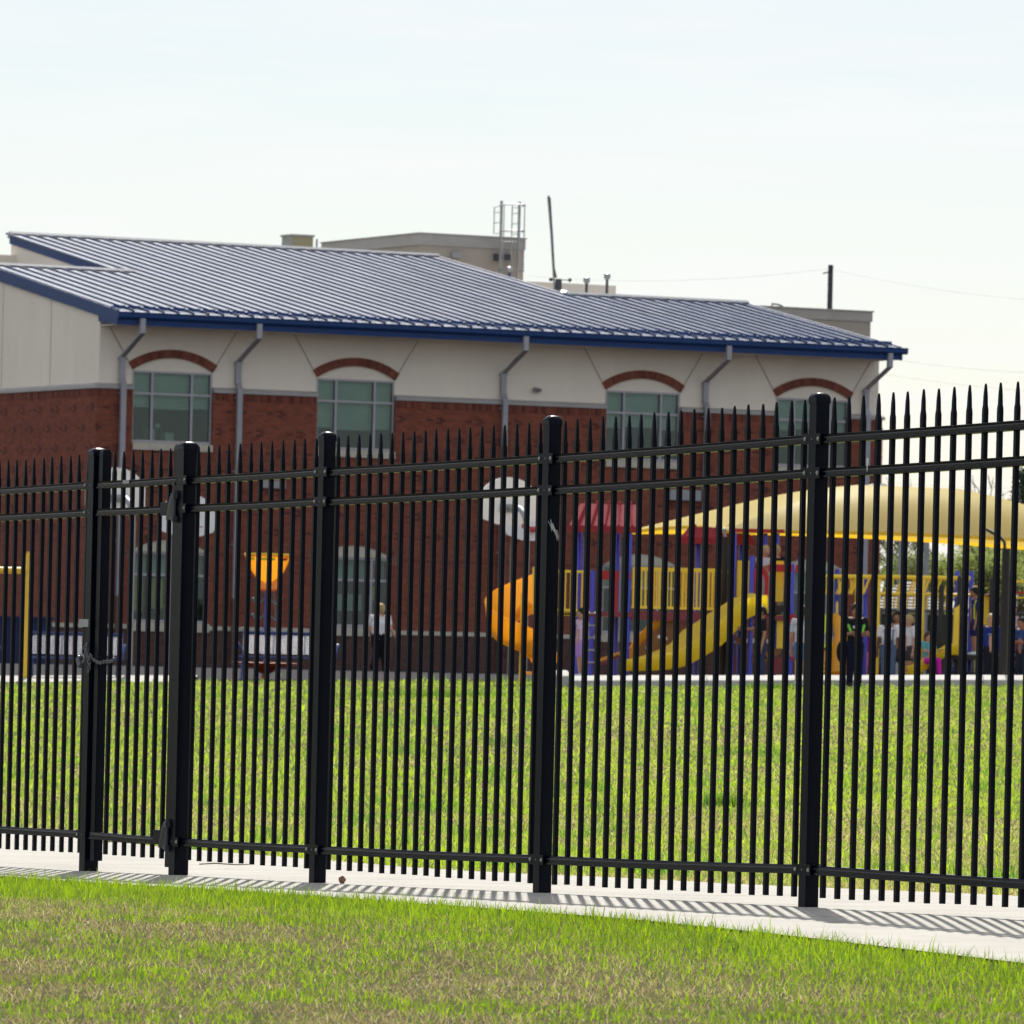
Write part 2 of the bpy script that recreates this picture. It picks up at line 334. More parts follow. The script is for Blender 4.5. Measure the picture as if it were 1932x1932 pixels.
for yy in np.arange(114.62, 128, 2.4):
    zt = g1(1.05, yy + 1.2) + .19; MB().box((.85, yy, zt - .35), (1.14, yy + 2.39, zt)).build('curb_block', M['curb'], curb)

# ------------------------------------------------------------------ the fence
RS = [-12, -6, -1.64, 0, 2.38, 4.70, 6.31, 7.43, 8.5, 14, 24]
RT = [2.03, 2.02, 1.974, 1.936, 1.888, 1.856, 1.835, 1.82, 1.80, 1.76, 1.74]
RB = [.235, .225, .19, .171, .115, .068, .044, .036, .015, -.02, -.04]
rt = lambda x: float(np.interp(-x, RS, RT)); rb = lambda x: float(np.interp(-x, RS, RB))
FROT = math.atan2(FX.y, FX.x)
def fence_ground(x):
    p = FO + FX * x; return g1(p.x, p.y) + .012
def fence_root(name, label, cat):
    return thing(name, label, cat, (FO.x, FO.y, 0), FROT)
def fence_plane(px, py, q=0.0):                # picture point -> (x, z) on the fence's plane set back by q
    u, v = duv(px, py); den = u * FQ.x + FQ.y; t = (q + FO.x * FQ.x + FO.y * FQ.y) / den
    X, Y = u * t, t; return (X - FO.x) * FX.x + (Y - FO.y) * FX.y, EYE + v * t

PW = .0096                                      # half width of a picket
pk = MB(); L = 2.045
prof = [(0, PW, PW), (L - .112, PW, PW), (L - .100, PW * .96, PW * .96), (L - .088, PW * .80, PW * .80), (L - .083, PW * .72, PW * .80), (L - .045, PW * .64, PW * .70), (L - .008, PW * .40, PW * .42), (L, PW * .26, PW * .26)]
rows = [[(-a, -b, z), (a, -b, z), (a, b, z), (-a, b, z)] for z, a, b in prof]
pk.grid(rows, True); pk.add(rows[0], [(3, 2, 1, 0)]); pk.add(rows[-1], [(0, 1, 2, 3)])
pk.add([(-PW*1.03, -PW*1.04, L - .125), (PW*1.03, -PW*1.04, L - .125), (PW*.7, -PW*.98, L - .094), (-PW*.7, -PW*.98, L - .094)], [(0, 1, 2, 3)])
picket_mesh = pk.mesh('picket'); picket_mesh.materials.append(M['fence'])
def picket(x, parent):
    o = link('picket', picket_mesh, None, parent, loc=(x, 0, rt(x) + .165 - L + random.uniform(-.002, .002)))
    o.rotation_euler = (random.uniform(-.0015, .0015), random.uniform(-.0015, .0015), random.uniform(-.03, .03))

bt = MB(); bt.lathe([(0, .006), (.006, .0055), (.0095, .002), (.0095, 0)], 8); bolt_mesh = bt.mesh('bolt', True); bolt_mesh.materials.append(M['bolt'])
def post(x, hw, parent, zt=None):
    z0 = fence_ground(x) - .12; z1 = zt if zt else rt(x) + .168
    c = hw * .93; b = MB()
    b.grid([[(-hw, -c, z), (-c, -hw, z), (c, -hw, z), (hw, -c, z), (hw, c, z), (c, hw, z), (-c, hw, z), (-hw, c, z)] for z in (z0, z1)], True)
    o = b.build('post', M['fence'], parent); o.location.x = x
    k = hw + .004; cp = MB()
    def ring(h, z, rr): d = h * rr; return [(-h, -d, z), (-d, -h, z), (d, -h, z), (h, -d, z), (h, d, z), (d, h, z), (-d, h, z), (-h, d, z)]
    rows = [ring(k, z1 - .022, .9), ring(k, z1, .9), ring(k * .96, z1 + .007, .85), ring(k * .80, z1 + .016, .78), ring(k * .5, z1 + .022, .7), ring(k * .1, z1 + .024, .7)]
    cp.grid(rows, True); cp.add(rows[-1], [tuple(range(8))]); cp.build('post_cap', M['fence'], o, True)
    return o
def bracket(x, hw, z, parent, sides):
    k = hw + .003; h = .0225; b = MB()
    b.box((-k, -k, z - h), (k, k, z + h))
    for s in sides:
        b.box((s * k, -k, z - h), (s * (k + .036), -k + .004, z + h)); b.box((s * k, -.019, z - h), (s * (k + .012), .019, z + h))
    o = b.build('rail_bracket', M['fence'], parent); o.location.x = x
    for s in sides:
        q = link('bolt', bolt_mesh, None, o, loc=(s * (k + .020), -k, z)); q.rotation_euler = (R(90), 0, 0)
    q = link('bolt', bolt_mesh, None, o, loc=(-k * .05, -k, z)); q.rotation_euler = (R(90), 0, 0); q.scale = (.35, .35, .2)
def rail(xa, xb, za, zb, parent, q=0.0, name='rail'):
    b = MB(); pr = [(-.019, .016), (-.0155, .019), (.019, .019), (.019, -.019), (-.024, -.019), (-.0245, -.0105), (-.0185, -.0085), (-.019, .004), (-.0165, .008)]
    n = 5; rows = []
    for i in range(n):
        t = i / (n - 1); x = xa + (xb - xa) * t; z = za + (zb - za) * t - .003 * math.sin(math.pi * t)
        rows.append([(x, q + a, z + c) for a, c in pr])
    b.grid(rows, True); b.add(rows[0], [tuple(range(len(pr)))]); b.add(rows[-1], [tuple(range(len(pr)))[::-1]])
    return b.build(name, M['fence_rail'], parent)
def bay(xa, ha, xb, hb, n, parent):            # rails and pickets between two posts, xa the far one
    for f in (lambda x: rt(x), lambda x: rt(x) - .14, lambda x: rb(x)):
        rail(xa + ha + .012, xb - hb - .012, f(xa), f(xb), parent)
    for i in range(n): picket(xa + (xb - xa) * (i + 1) / (n + 1), parent)

HW, GW = .031, .038
fr = fence_root('metal_fence', 'black steel picket fence running right from the gate towards the camera', 'fence')
PX_ = [-6.31, -4.70, -2.38, 0, 2.38, 4.76, 7.14]
for i, x in enumerate(PX_):
    hw = GW if i == 0 else HW
    post(x, hw, fr)
    for z in (rt(x), rt(x) - .14, rb(x)): bracket(x, hw, z, fr, (1,) if i == 0 else (-1, 1))
for i in range(len(PX_) - 1):
    bay(PX_[i], GW if i == 0 else HW, PX_[i+1], HW, 12 if i == 0 else 19, fr)
fl = fence_root('metal_fence', 'black steel picket fence left of the chained gate post', 'fence')
PL_ = [-14.57, -12.19, -9.81, -7.43]
for i, x in enumerate(PL_):
    post(x, GW if i == 3 else HW, fl)
    for z in (rt(x), rt(x) - .14, rb(x)): bracket(x, GW if i == 3 else HW, z, fl, (-1,) if i == 3 else (-1, 1))
for i in range(3): bay(PL_[i], HW, PL_[i+1], GW if i == 2 else HW, 19, fl)

gate = fence_root('pedestrian_gate', 'narrow black picket gate chained shut between two thicker posts', 'gate')
g0, g1x, SW_ = -7.335, -6.40, .024
for x in (g0, g1x):
    b = MB(); z0, z1 = rb(x) - .13, rt(x) + .165
    b.box((-SW_, -SW_, z0), (SW_, SW_, z1)); o = b.build('stile', M['fence'], gate); o.location.x = x
    k = SW_ + .003; MB().hexa([(-k, -k, z1 - .015), (k, -k, z1 - .015), (k, k, z1 - .015), (-k, k, z1 - .015), (-k*.7, -k*.7, z1 + .014), (k*.7, -k*.7, z1 + .014), (k*.7, k*.7, z1 + .014), (-k*.7, k*.7, z1 + .014)]).build('stile_cap', M['fence'], o)
for f in (lambda x: rt(x), lambda x: rt(x) - .14, lambda x: rb(x)):
    rail(g0 - .02, g1x + .02, f(g0), f(g1x), gate, -.012)
for i in range(7): picket(g0 + (g1x - g0) * (i + 1) / 8, gate)
MB().box((-7.03, -.0345, rt(-7.0) - .002), (-6.95, -.032, rt(-7.0) + .016)).build('maker_plate', M['cap'], gate)
for z in (rt(-6.4) - .14, rb(-6.4) + .02):
    b = MB(); b.box((g1x - .13, -.045, z - .035), (g1x + .03, -.030, z + .032)); b.hexa([(g1x - .05, -.05, z - .055), (g1x + .045, -.06, z - .055), (g1x + .045, -.03, z - .055), (g1x - .05, -.03, z - .055), (g1x - .01, -.05, z + .055), (g1x + .045, -.06, z + .075), (g1x + .045, -.03, z + .075), (g1x - .01, -.03, z + .055)])
    o = b.build('hinge', M['fence'], gate)
    b = MB(); b.tube([(g1x + .05, -.05, z - .07), (g1x + .05, -.05, z + .09)], .010, 8); b.box((g1x + .03, -.062, z + .05), (g1x + .062, -.035, z + .075)); b.box((g1x + .03, -.062, z - .06), (g1x + .062, -.035, z - .04))
    b.build('hinge_pin', M['darksteel'], o, True)
x, z = fence_plane(350, 2434, -.045)
MB().box((-7.52, -.047, z - .02), (-7.40, -.0385, z + .02)).build('latch_strap', M['steel'], gate)

# chain and padlock
def torus(mb, c, u, v, a, b, r, n=14, k=6):    # link: oval in the plane of unit vectors u, v
    c, u, v = Vector(c), Vector(u).normalized(), Vector(v).normalized(); w_ = u.cross(v).normalized(); rows = []
    for i in range(n):
        t = 2 * math.pi * i / n; d = u * math.cos(t) * a + v * math.sin(t) * b; nn = (u * math.cos(t) / a + v * math.sin(t) / b).normalized()
        rows.append([c + d + nn * math.cos(2*math.pi*j/k) * r + w_ * math.sin(2*math.pi*j/k) * r for j in range(k)])
    rows.append(rows[0]); mb.grid(rows, True)
ch = thing('chain', 'short galvanised chain looped round the gate stile and its post', 'chain', (FO.x, FO.y, 0), FROT)
def cpath(lst): return [Vector((fence_plane(px, py, q)[0], q, fence_plane(px, py, q)[1])) for px, py, q in lst]
for pts in (cpath([(446, 2566, -.04), (436, 2584, -.05), (412, 2584, -.052), (384, 2590, -.056), (362, 2574, -.062), (352, 2556, -.07)]),
            cpath([(340, 2508, -.042), (334, 2530, -.052), (336, 2552, -.058), (346, 2572, -.062), (350, 2600, -.058), (345, 2620, -.056)])):
    seg = [];
    for i in range(len(pts) - 1):
        for t in np.linspace(0, 1, 30, endpoint=False): seg.append(pts[i].lerp(pts[i+1], t))
    acc = 0; last = seg[0]; cnt = 0
    for i in range(1, len(seg)):
        acc += (seg[i] - last).length; last = seg[i]
        if acc > .0165:
            acc = 0; d = (seg[min(i+3, len(seg)-1)] - seg[i-3]).normalized(); side = Vector((0, 1, 0)).cross(d).normalized()
            v = side if cnt % 2 == 0 else (side * .35 + Vector((0, -1, 0))).normalized(); cnt += 1
            b = MB(); torus(b, seg[i], d, v, .0128, .0075, .0027); b.build('chain_link', M['chain'], ch, True)
pl = thing('padlock', 'grey padlock hanging from the chain on the gate post', 'padlock', (FO.x, FO.y, 0), FROT)
x, z = fence_plane(316, 2585, -.07)
b = MB(); hx, hy, hz = .027, .013, .021; cs = []
for zz, k in ((-hz, .85), (-hz + .004, 1), (hz - .004, 1), (hz, .85)):
    cs.append([(-hx*k, -hy*k, zz), (hx*k, -hy*k, zz), (hx*k, hy*k, zz), (-hx*k, hy*k, zz)])
b.grid(cs, True); b.add(cs[0], [(3, 2, 1, 0)]); b.add(cs[-1], [(0, 1, 2, 3)])
o = b.build('lock_body', M['padlock'], pl); o.location = (x, -.075, z); o.rotation_euler = (0, R(62), 0)
b = MB(); b.tube([(-.016, 0, .018), (-.016, 0, .040), (-.011, 0, .052), (0, 0, .057), (.011, 0, .052), (.016, 0, .040), (.016, 0, .018)], .0045, 8)
b.build('shackle', M['bolt'], o, True)

# small marks: cobweb on a post, dropping on a rail
xw = -2.38; b = MB(); rw = random.Random(3)
xa, za = fence_plane(2146, 2032, -.034); xb, zb = fence_plane(2180, 2108, -.034)
for i in range(16):
    t = i / 15; p = [(xa + (xb - xa) * min(1, t + .25*j) + rw.uniform(-.012, .012), -.0345 - rw.uniform(0, .004), za + (zb - za) * min(1, t*.7 + .25*j) + rw.uniform(-.012, .012)) for j in range(3)]
    b.tube(p, rw.uniform(.0004, .0013) * (1.3 - t), 4, False)
o = b.build('cobweb', M['web'], None); o.location = (FO.x, FO.y, 0); o.rotation_euler = (0, 0, FROT); tag(o, 'torn white cobweb stuck to the middle fence post', 'cobweb')
x, z = fence_plane(3388, 1822, -.025)
b = MB(); b.prism([(x - .006, -.0262, z + .034), (x + .008, -.0262, z + .034), (x + .007, -.0262, z + .012), (x + .002, -.0262, z - .006), (x + .001, -.0262, z - .02), (x - .003, -.0262, z - .02), (x - .004, -.0262, z + .004)], (0, .002, 0))
o = b.build('bird_dropping', M['drop'], None); o.location = (FO.x, FO.y, 0); o.rotation_euler = (0, 0, FROT); tag(o, 'white bird dropping smeared on the second rail right of the tallest post', 'stain')

# stone and twigs on the sidewalk
g = on_ground(1336, 3462); b = MB(); rr = random.Random(5)
b.ball((0, 0, 0), (.017, .016, .019), 9, 6); b.v = [(x * (1 + rr.uniform(-.18, .18)), y * (1 + rr.uniform(-.18, .18)), z * (1 + rr.uniform(-.15, .15))) for x, y, z in b.v]
o = b.build('stone', M['rock']); o.location = (g.x, g.y, g1(g.x, g.y) + .030); tag(o, 'small brown stone lying on the sidewalk beside a fence post', 'stone')
for px, py, ln, lab in ((880, 3400, .28, 'thin dry twig on the sidewalk behind the first full fence bay'), (475, 3312, .26, 'thin dry twig on the sidewalk behind the gate')):
    g = on_ground(px, py); b = MB(); b.tube([(-ln/2, 0, .006), (-ln/5, .01, .012), (ln/5, -.01, .008), (ln/2, .005, .012)], [.003, .0035, .003, .002], 5)
    o = b.build('twig', M['bark']); o.location = (g.x, g.y, g1(g.x, g.y) + .024); tag(o, lab, 'twig')

# ------------------------------------------------------------------ the school
Yc = 178.0; C0 = at(388, 1400, Yc); AL = math.atan(FPX / 24500); CA, SA = math.cos(AL), math.sin(AL)
def bl(u, w_, z): return Vector((C0.x + u * CA - w_ * SA, C0.y + u * SA + w_ * CA, z))      # school frame -> world
sch = thing('school_building', 'two-storey red brick school with beige stucco top and blue metal roof', 'school', (C0.x, C0.y, 0), AL)
WC = [2.17, 7.70, 16.68, 22.18]; WH = 1.19; UEND = 24.45; GB = .0
OP = [(c - WH, c + WH, z0, z1) for c in WC for z0, z1 in ((6.12, 8.08), (1.24, 3.16))]
def wall_cells(u0, u1, z0, z1, ops):           # rectangles that leave the openings free
    us = sorted({u0, u1, *[min(max(o[0], u0), u1) for o in ops], *[min(max(o[1], u0), u1) for o in ops]})
    zs = sorted({z0, z1, *[min(max(o[2], z0), z1) for o in ops], *[min(max(o[3], z0), z1) for o in ops]})
    for i in range(len(us) - 1):
        run = None
        for j in range(len(zs) - 1):
            uc, zc = (us[i] + us[i+1]) / 2, (zs[j] + zs[j+1]) / 2
            hole = any(o[0] < uc < o[1] and o[2] < zc < o[3] for o in ops)
            if not hole:
                run = (run[0], zs[j+1]) if run else (zs[j], zs[j+1])
            if (hole or j == len(zs) - 2) and run: yield us[i], us[i+1], run[0], run[1]; run = None
# --- brick
BZ0, BZ1 = 1.18, 7.55; CW, CH = .2032, .0677; SOLD = 7.345
bw = MB()
for a, c, z0, z1 in wall_cells(-.085, UEND, BZ0, BZ1, OP): bw.box((a, -.088, z0), (c, .30, z1))
bw.box((-.088, -.084, BZ0), (.28, 13, BZ1))
brickwall = bw.build('brick_wall', M['mortar'], sch)
ARC_R, ARC_DZ = None, None
def arch_geo(c, zs, span, rise):               # circle through springing points and crown
    r = (span * span / 4 + rise * rise) / (2 * rise); return c, zs + rise - r, r
def in_arch(u, z):
    for c in WC:
        cc, zc, r = arch_geo(c, 3.17, 2 * WH, .33)
        if abs(u - c) < WH + .16 and 3.0 < z and math.hypot(u - cc, z - zc) < r + .235: return True
    return False
stuff = MB(); singles = []; rb_ = random.Random(21)
def dark_motif(i2, j):                         # diamond of dark bricks; i2 in half bricks
    jj = j % 16; off = 0 if jj < 8 else 6
    jr = jj % 8; k = (i2 - off) % 12
    if jr == 4: return k in (4, 5, 8, 9) and k in (4, 8)
    if jr in (3, 5): return k in (6, 7)
    return False
nrow = int((SOLD - BZ0) / CH)
for j in range(nrow):
    z = SOLD - (j + 1) * CH
    off = 0 if j % 2 == 0 else CW / 2
    i = -1
    while True:
        u = -.1 + i * CW + off; i += 1
        if u > UEND + .05: break
        a, c = max(u, -.1), min(u + CW - .010, UEND + .02)
        if c - a < .03: continue
        um, zm = (a + c) / 2, z + CH / 2
        if in_arch(um, zm): continue
        segs = [(a, c)]
        for o in OP:
            lo, hi, zl, zh = o[0], o[1], o[2] - (.20 if o[2] > 5 else .07), o[3]
            if zl < zm < zh:
                ns = []
                for p, q in segs:
                    if q <= lo or p >= hi: ns.append((p, q))
                    else:
                        if p < lo - .02: ns.append((p, lo))
                        if q > hi + .02: ns.append((hi, q))
                segs = ns
        dk = dark_motif(2 * i + (j % 2), j) and zm > 3.6
        course = 3.06 < zm < 3.13
        for p, q in segs:
            t = (rb_.uniform(.75, 1) if dk else .55 + rb_.uniform(0, .3) if course else max(0, rb_.gauss(.22, .16)))
            dep = -.1 - rb_.uniform(-.002, .002)
            if 3.42 < um < 6.45 and zm > 5.85 and q - p > .15 and len(singles) < 300: singles.append((p, q, z, t, dep))
            else: stuff.box((p, dep, z), (q, -.07, z + CH - .010), t)
    # left side wall
    wv = -.1 + (CW / 2 if j % 2 == 0 else 0) - CW; i = 0
    while wv < 11.5:
        a, c = max(wv, -.098), wv + CW - .010; wv += CW; i += 1
        if c - a < .03: continue
        dk = dark_motif(2 * i + (j % 2), j) and z > 3.6
        t = rb_.uniform(.75, 1) if dk else max(0, rb_.gauss(.25, .16))
        stuff.box((-.1 - rb_.uniform(-.002, .002), a, z), (-.07, c, z + CH - .010), t)
n = int((UEND + .1) / CH)
for i in range(n):
    a = -.1 + i * CH
    if any(o[0] - .03 < a + .03 < o[1] + .03 for o in OP if o[2] > 5): continue
    stuff.box((a, -.104 - rb_.uniform(0, .012), SOLD), (a + CH - .01, -.07, BZ1 - .004), max(0, rb_.gauss(.45, .25)))
for i in range(int(11.5 / CH)):
    a = -.09 + i * CH; stuff.box((-.104 - rb_.uniform(0, .012), a, SOLD), (-.07, a + CH - .01, BZ1 - .004), max(0, rb_.gauss(.5, .25)))
stuff.build('brickwork', M['brick'], brickwall, tone=True, kind='stuff')
variants = {}
for p, q, z, t, dep in singles:
    key = (round(q - p, 2), min(4, int(t * 5)))
    if key not in variants:
        m_ = MB().box((0, -.1, 0), (key[0] - .0005, -.07, CH - .010), (key[1] + .5) / 5 - .05).mesh('brick', tone=True); m_.materials.append(M['brick']); variants[key] = m_
    link('brick', variants[key], None, brickwall, loc=(p, dep + .1, z))
# --- block base and stone band
bb = MB()
for a, c, z0, z1 in wall_cells(-.09, UEND, -.4, 1.06, []): bb.box((a, -.10, z0), (c, .30, z1))
bb.box((-.10, -.096, -.4), (.28, 13, 1.058)); base = bb.build('block_base', M['block_joint'], sch)
bs = MB(); rw = random.Random(9); blocks = []
for j in range(5):
    z = 1.06 - (j + 1) * .203; off = (j % 2) * .203
    for i in range(-1, 62):
        a, c = max(-.12, -.12 + i * .406 + off), min(UEND + .03, -.12 + (i + 1) * .406 + off - .011)
        if c - a > .05: blocks.append(((a, -.12 - rw.uniform(0, .008), z), (c, -.08, z + .192)))
    for i in range(0, 28):
        a = -.11 + i * .406 + off; bs.box((-.12 - rw.uniform(0, .008), a, z), (-.08, a + .395, z + .192))
for k_, (a, c) in enumerate(blocks):
    if k_ < 300: MB().box(a, c).build('block', M['block'], base)
    else: bs.box(a, c)
bs.build('blockwork', M['block'], base, kind='stuff')
sb = MB()
for a, c, z0, z1 in wall_cells(-.145, UEND + .04, 1.063, 1.178, [(w_ - WH, w_ + WH, 1.0, 1.5) for w_ in WC]): MB().box((a, -.15, z0), (c, .2, z1)).build('stone_band', M['stone'], sch)
sb.box((-.15, -.148, 1.063), (.2, 13, 1.177)); sb.build('stone_band', M['stone'], sch)
# --- stucco, coping
st = MB()
for a, c, z0, z1 in wall_cells(.25, UEND - .1, 7.70, 9.40, OP): st.box((a, 0, z0), (c, .30, z1))
TP = .171; RE = -1.33; RZ = 9.60; ULO, UHI, UR = 4.10, 18.15, 24.25; WLO, WUP, WRI = 8.0, 16.4, 7.8; U0 = -.05
rz_ = lambda w_: RZ + (w_ - RE) * TP
st.hexa([(0, .0, 7.70), (.25, .0, 7.70), (.25, 13, 7.70), (0, 13, 7.70), (0, .0, 9.40), (.25, .0, 9.40), (.25, 13, 9.40), (0, 13, 9.40)])
st.add([(0, 0, 9.40), (0, WLO, 9.40), (0, WLO, rz_(WLO) - .1), (0, 0, rz_(0) - .1), (.25, 0, 9.40), (.25, WLO, 9.40), (.25, WLO, rz_(WLO) - .1), (.25, 0, rz_(0) - .1)], [(0,3,2,1),(4,5,6,7),(0,1,5,4),(1,2,6,5),(2,3,7,6),(3,0,4,7)])
stucco = st.build('stucco_wall', M['stucco'], sch); st = MB()
st.add([(ULO + .02, WLO, 10.5), (ULO + .02, WUP, 10.5), (ULO + .02, WUP, rz_(WUP) - .1), (ULO + .02, WLO, rz_(WLO) - .1)], [(0, 1, 2, 3)])
st.build('clerestory_wall', M['stucco'], sch); st = MB(); st.add([(UHI - .02, WRI, 10.5), (UHI - .02, WUP, 10.5), (UHI - .02, WUP, rz_(WUP) - .1), (UHI - .02, WRI, rz_(WRI) - .1)], [(3, 2, 1, 0)])
st.build('clerestory_wall', M['stucco'], sch)
cp = MB()
for a, c, z0, z1 in wall_cells(-.14, UEND + .06, 7.553, 7.60, [(o[0], o[1], 7, 9) for o in OP]):
    cp = MB(); cp.box((a, -.145, 7.553), (c, .02, 7.64)); cp.hexa([(a, -.125, 7.64), (c, -.125, 7.64), (c, .02, 7.64), (a, .02, 7.64), (a, -.03, 7.70), (c, -.03, 7.70), (c, .02, 7.70), (a, .02, 7.70)]); cp.build('wall_coping', M['cap'], sch)
cp = MB(); cp.box((-.145, -.143, 7.553), (.02, 13, 7.639)); cp.hexa([(-.125, -.12, 7.64), (.02, -.12, 7.64), (.02, 13, 7.64), (-.125, 13, 7.64), (-.03, -.03, 7.702), (.02, -.03, 7.702), (.02, 13, 7.702), (-.03, 13, 7.702)])
cp.build('wall_coping', M['cap'], sch)
for w_ in (3.4, 6.9): MB().box((-.004, w_, 7.71), (.002, w_ + .018, rz_(w_) - .34)).build('control_joint', M['boot'], stucco)
# --- hidden bulk that closes the house: other walls, floors, back roof
hb = MB(); hb.box((UEND - .25, .3, -.4), (UEND - .02, 16.2, 9.3)); hb.box((.26, 16.0, -.4), (UEND - .3, 16.3, 12.0)); hb.box((0.02, 13.0, -.4), (.24, 16.3, 11))
hb.add([(UEND - .1, .3, 9.3), (UEND - .1, WRI, 9.3), (UEND - .1, WRI, rz_(WRI) - .06), (UEND - .1, .3, rz_(.3) - .06)], [(0, 1, 2, 3)])
hb.build('rear_wall', M['stucco'], sch)
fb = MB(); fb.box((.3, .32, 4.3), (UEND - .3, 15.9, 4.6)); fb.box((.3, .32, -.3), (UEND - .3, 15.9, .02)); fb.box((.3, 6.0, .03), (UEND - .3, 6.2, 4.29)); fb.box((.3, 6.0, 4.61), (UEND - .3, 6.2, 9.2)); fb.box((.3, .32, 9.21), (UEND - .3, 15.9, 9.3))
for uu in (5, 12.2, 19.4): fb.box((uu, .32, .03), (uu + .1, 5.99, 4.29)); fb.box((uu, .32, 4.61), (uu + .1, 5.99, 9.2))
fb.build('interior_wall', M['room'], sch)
fr_ = MB(); fr_.box((.02, WLO, 10.9), (ULO, 16.3, 11.0)); fr_.box((UHI, WRI, 10.9), (UEND - .1, 16.3, 11.0)); fr_.build('flat_roof', M['cap'], sch)
# --- soffit, fascia, gutter
MB().box((.02, RE + .05, 9.24), (UR, .0, 9.27)).build('soffit', M['stucco'], sch)
fa = MB(); fa.box((U0, RE, 9.235), (UR + .1, RE + .045, 9.40)); 
fa.hexa([(U0 - .03, RE - .02, 9.30), (U0, RE - .02, 9.30), (U0, WLO, rz_(WLO) - .33), (U0 - .03, WLO, rz_(WLO) - .33), (U0 - .03, RE - .02, RZ + .02), (U0, RE - .02, RZ + .02), (U0, WLO, rz_(WLO) + .02), (U0 - .03, WLO, rz_(WLO) + .02)])
fa.hexa([(U0 - .015, RE, 9.235), (U0 + .02, RE, 9.235), (U0 + .02, -.02, 9.36), (U0 - .015, -.02, 9.36), (U0 - .015, RE, 9.31), (U0 + .02, RE, 9.31), (U0 + .02, -.02, 9.55), (U0 - .015, -.02, 9.55)])
fa.hexa([(ULO - .04, WLO, rz_(WLO) - .27), (ULO, WLO, rz_(WLO) - .27), (ULO, WUP, rz_(WUP) - .27), (ULO - .04, WUP, rz_(WUP) - .27), (ULO - .04, WLO, rz_(WLO) + .02), (ULO, WLO, rz_(WLO) + .02), (ULO, WUP, rz_(WUP) + .02), (ULO - .04, WUP, rz_(WUP) + .02)])
fa.hexa([(UR, RE, RZ - .30), (UR + .05, RE, RZ - .30), (UR + .05, WRI, rz_(WRI) - .25), (UR, WRI, rz_(WRI) - .25), (UR, RE, RZ + .03), (UR + .05, RE, RZ + .03), (UR + .05, WRI, rz_(WRI) + .03), (UR, WRI, rz_(WRI) + .03)])
fa.hexa([(UHI, WRI, rz_(WRI) - .2), (UHI + .05, WRI, rz_(WRI) - .2), (UHI + .05, WUP, rz_(WUP) - .2), (UHI, WUP, rz_(WUP) - .2), (UHI, WRI, rz_(WRI) + .03), (UHI + .05, WRI, rz_(WRI) + .03), (UHI + .05, WUP, rz_(WUP) + .03), (UHI, WUP, rz_(WUP) + .03)])
fa.build('fascia', M['fascia'], sch)
gt = MB(); pr = [(RE + .0, 9.40), (RE - .06, 9.40), (RE - .11, 9.45), (RE - .11, 9.56), (RE - .13, 9.57), (RE - .13, 9.585), (RE - .09, 9.585), (RE - .0, 9.58)]
rows = [[(u, a, z) for a, z in pr] for u in np.linspace(U0 - .03, UR + .22, 9)]
gt.grid(rows, True); gt.add(rows[0], [tuple(range(8))]); gt.add(rows[-1], [tuple(range(8))[::-1]]); gt.build('gutter', M['fascia'], sch)
# --- roof panels with standing seams, snow guards
SP = .4423; nu = int(round((UR - U0) / SP)); roof = MB()
roof.add([(U0, RE, RZ - .06), (UR, RE, RZ - .06), (UR, WRI, rz_(WRI) - .06), (UHI, WRI, rz_(WRI) - .06), (UHI, WUP, rz_(WUP) - .06), (ULO, WUP, rz_(WUP) - .06), (ULO, WLO, rz_(WLO) - .06), (U0, WLO, rz_(WLO) - .06)], [tuple(range(8))])
roof_o = roof.build('roof', M['fascia'], sch)
for i in range(nu):
    a = U0 + i * SP; c = a + SP; um = (a + c) / 2
    wt = WUP if ULO < um < UHI else (WLO if um < ULO else WRI)
    b = MB(); rr2 = random.Random(i * 3 + 1); nseg = 9; rows = []
    for k_ in range(nseg + 1):
        w_ = RE - .04 + (wt - RE + .04) * k_ / nseg; z = rz_(w_); e = [rr2.uniform(-.0035, .0035) for _ in range(3)]
        rows.append([(a, w_, z), (a, w_, z + .055), (a + .022, w_, z + .055), (a + .022, w_, z), (a + .09, w_, z + e[0]), (a + .22, w_, z + e[1]), (a + .34, w_, z + e[2]), (c, w_, z)])
    b.grid(rows); b.add([rows[0][0], rows[0][1], rows[0][2], rows[0][3]], [(0, 1, 2, 3)])
    pn = b.build('roof_panel', M['roofblue'], roof_o)
    w_ = RE + .42; z = rz_(w_) + .012; g = MB()
    g.hexa([(a + .05, w_, z), (c - .035, w_, z), (c - .035, w_ + .02, z), (a + .05, w_ + .02, z), (a + .05, w_ + .03, z + .10), (c - .035, w_ + .03, z + .10), (c - .035, w_ + .05, z + .095), (a + .05, w_ + .05, z + .095)])
    g.box((a - .03, w_ - .02, z - .01), (a + .05, w_ + .05, z + .065)); g.build('snow_guard', M['fascia'], pn)
def cap_bar(u0, u1, w_):
    rc = MB(); z = rz_(w_); rc.hexa([(u0, w_ - .10, z - .0 + .03), (u1, w_ - .10, z + .03), (u1, w_ + .16, z - .10), (u0, w_ + .16, z - .10), (u0, w_ - .02, z + .10), (u1, w_ - .02, z + .10), (u1, w_ + .16, z + .06), (u0, w_ + .16, z + .06)]); rc.build('ridge_cap', M['ridge'], sch)
cap_bar(U0 - .03, ULO + .35, WLO); cap_bar(ULO - .04, UHI + .05, WUP); cap_bar(UHI + .06, UR + .05, WRI)
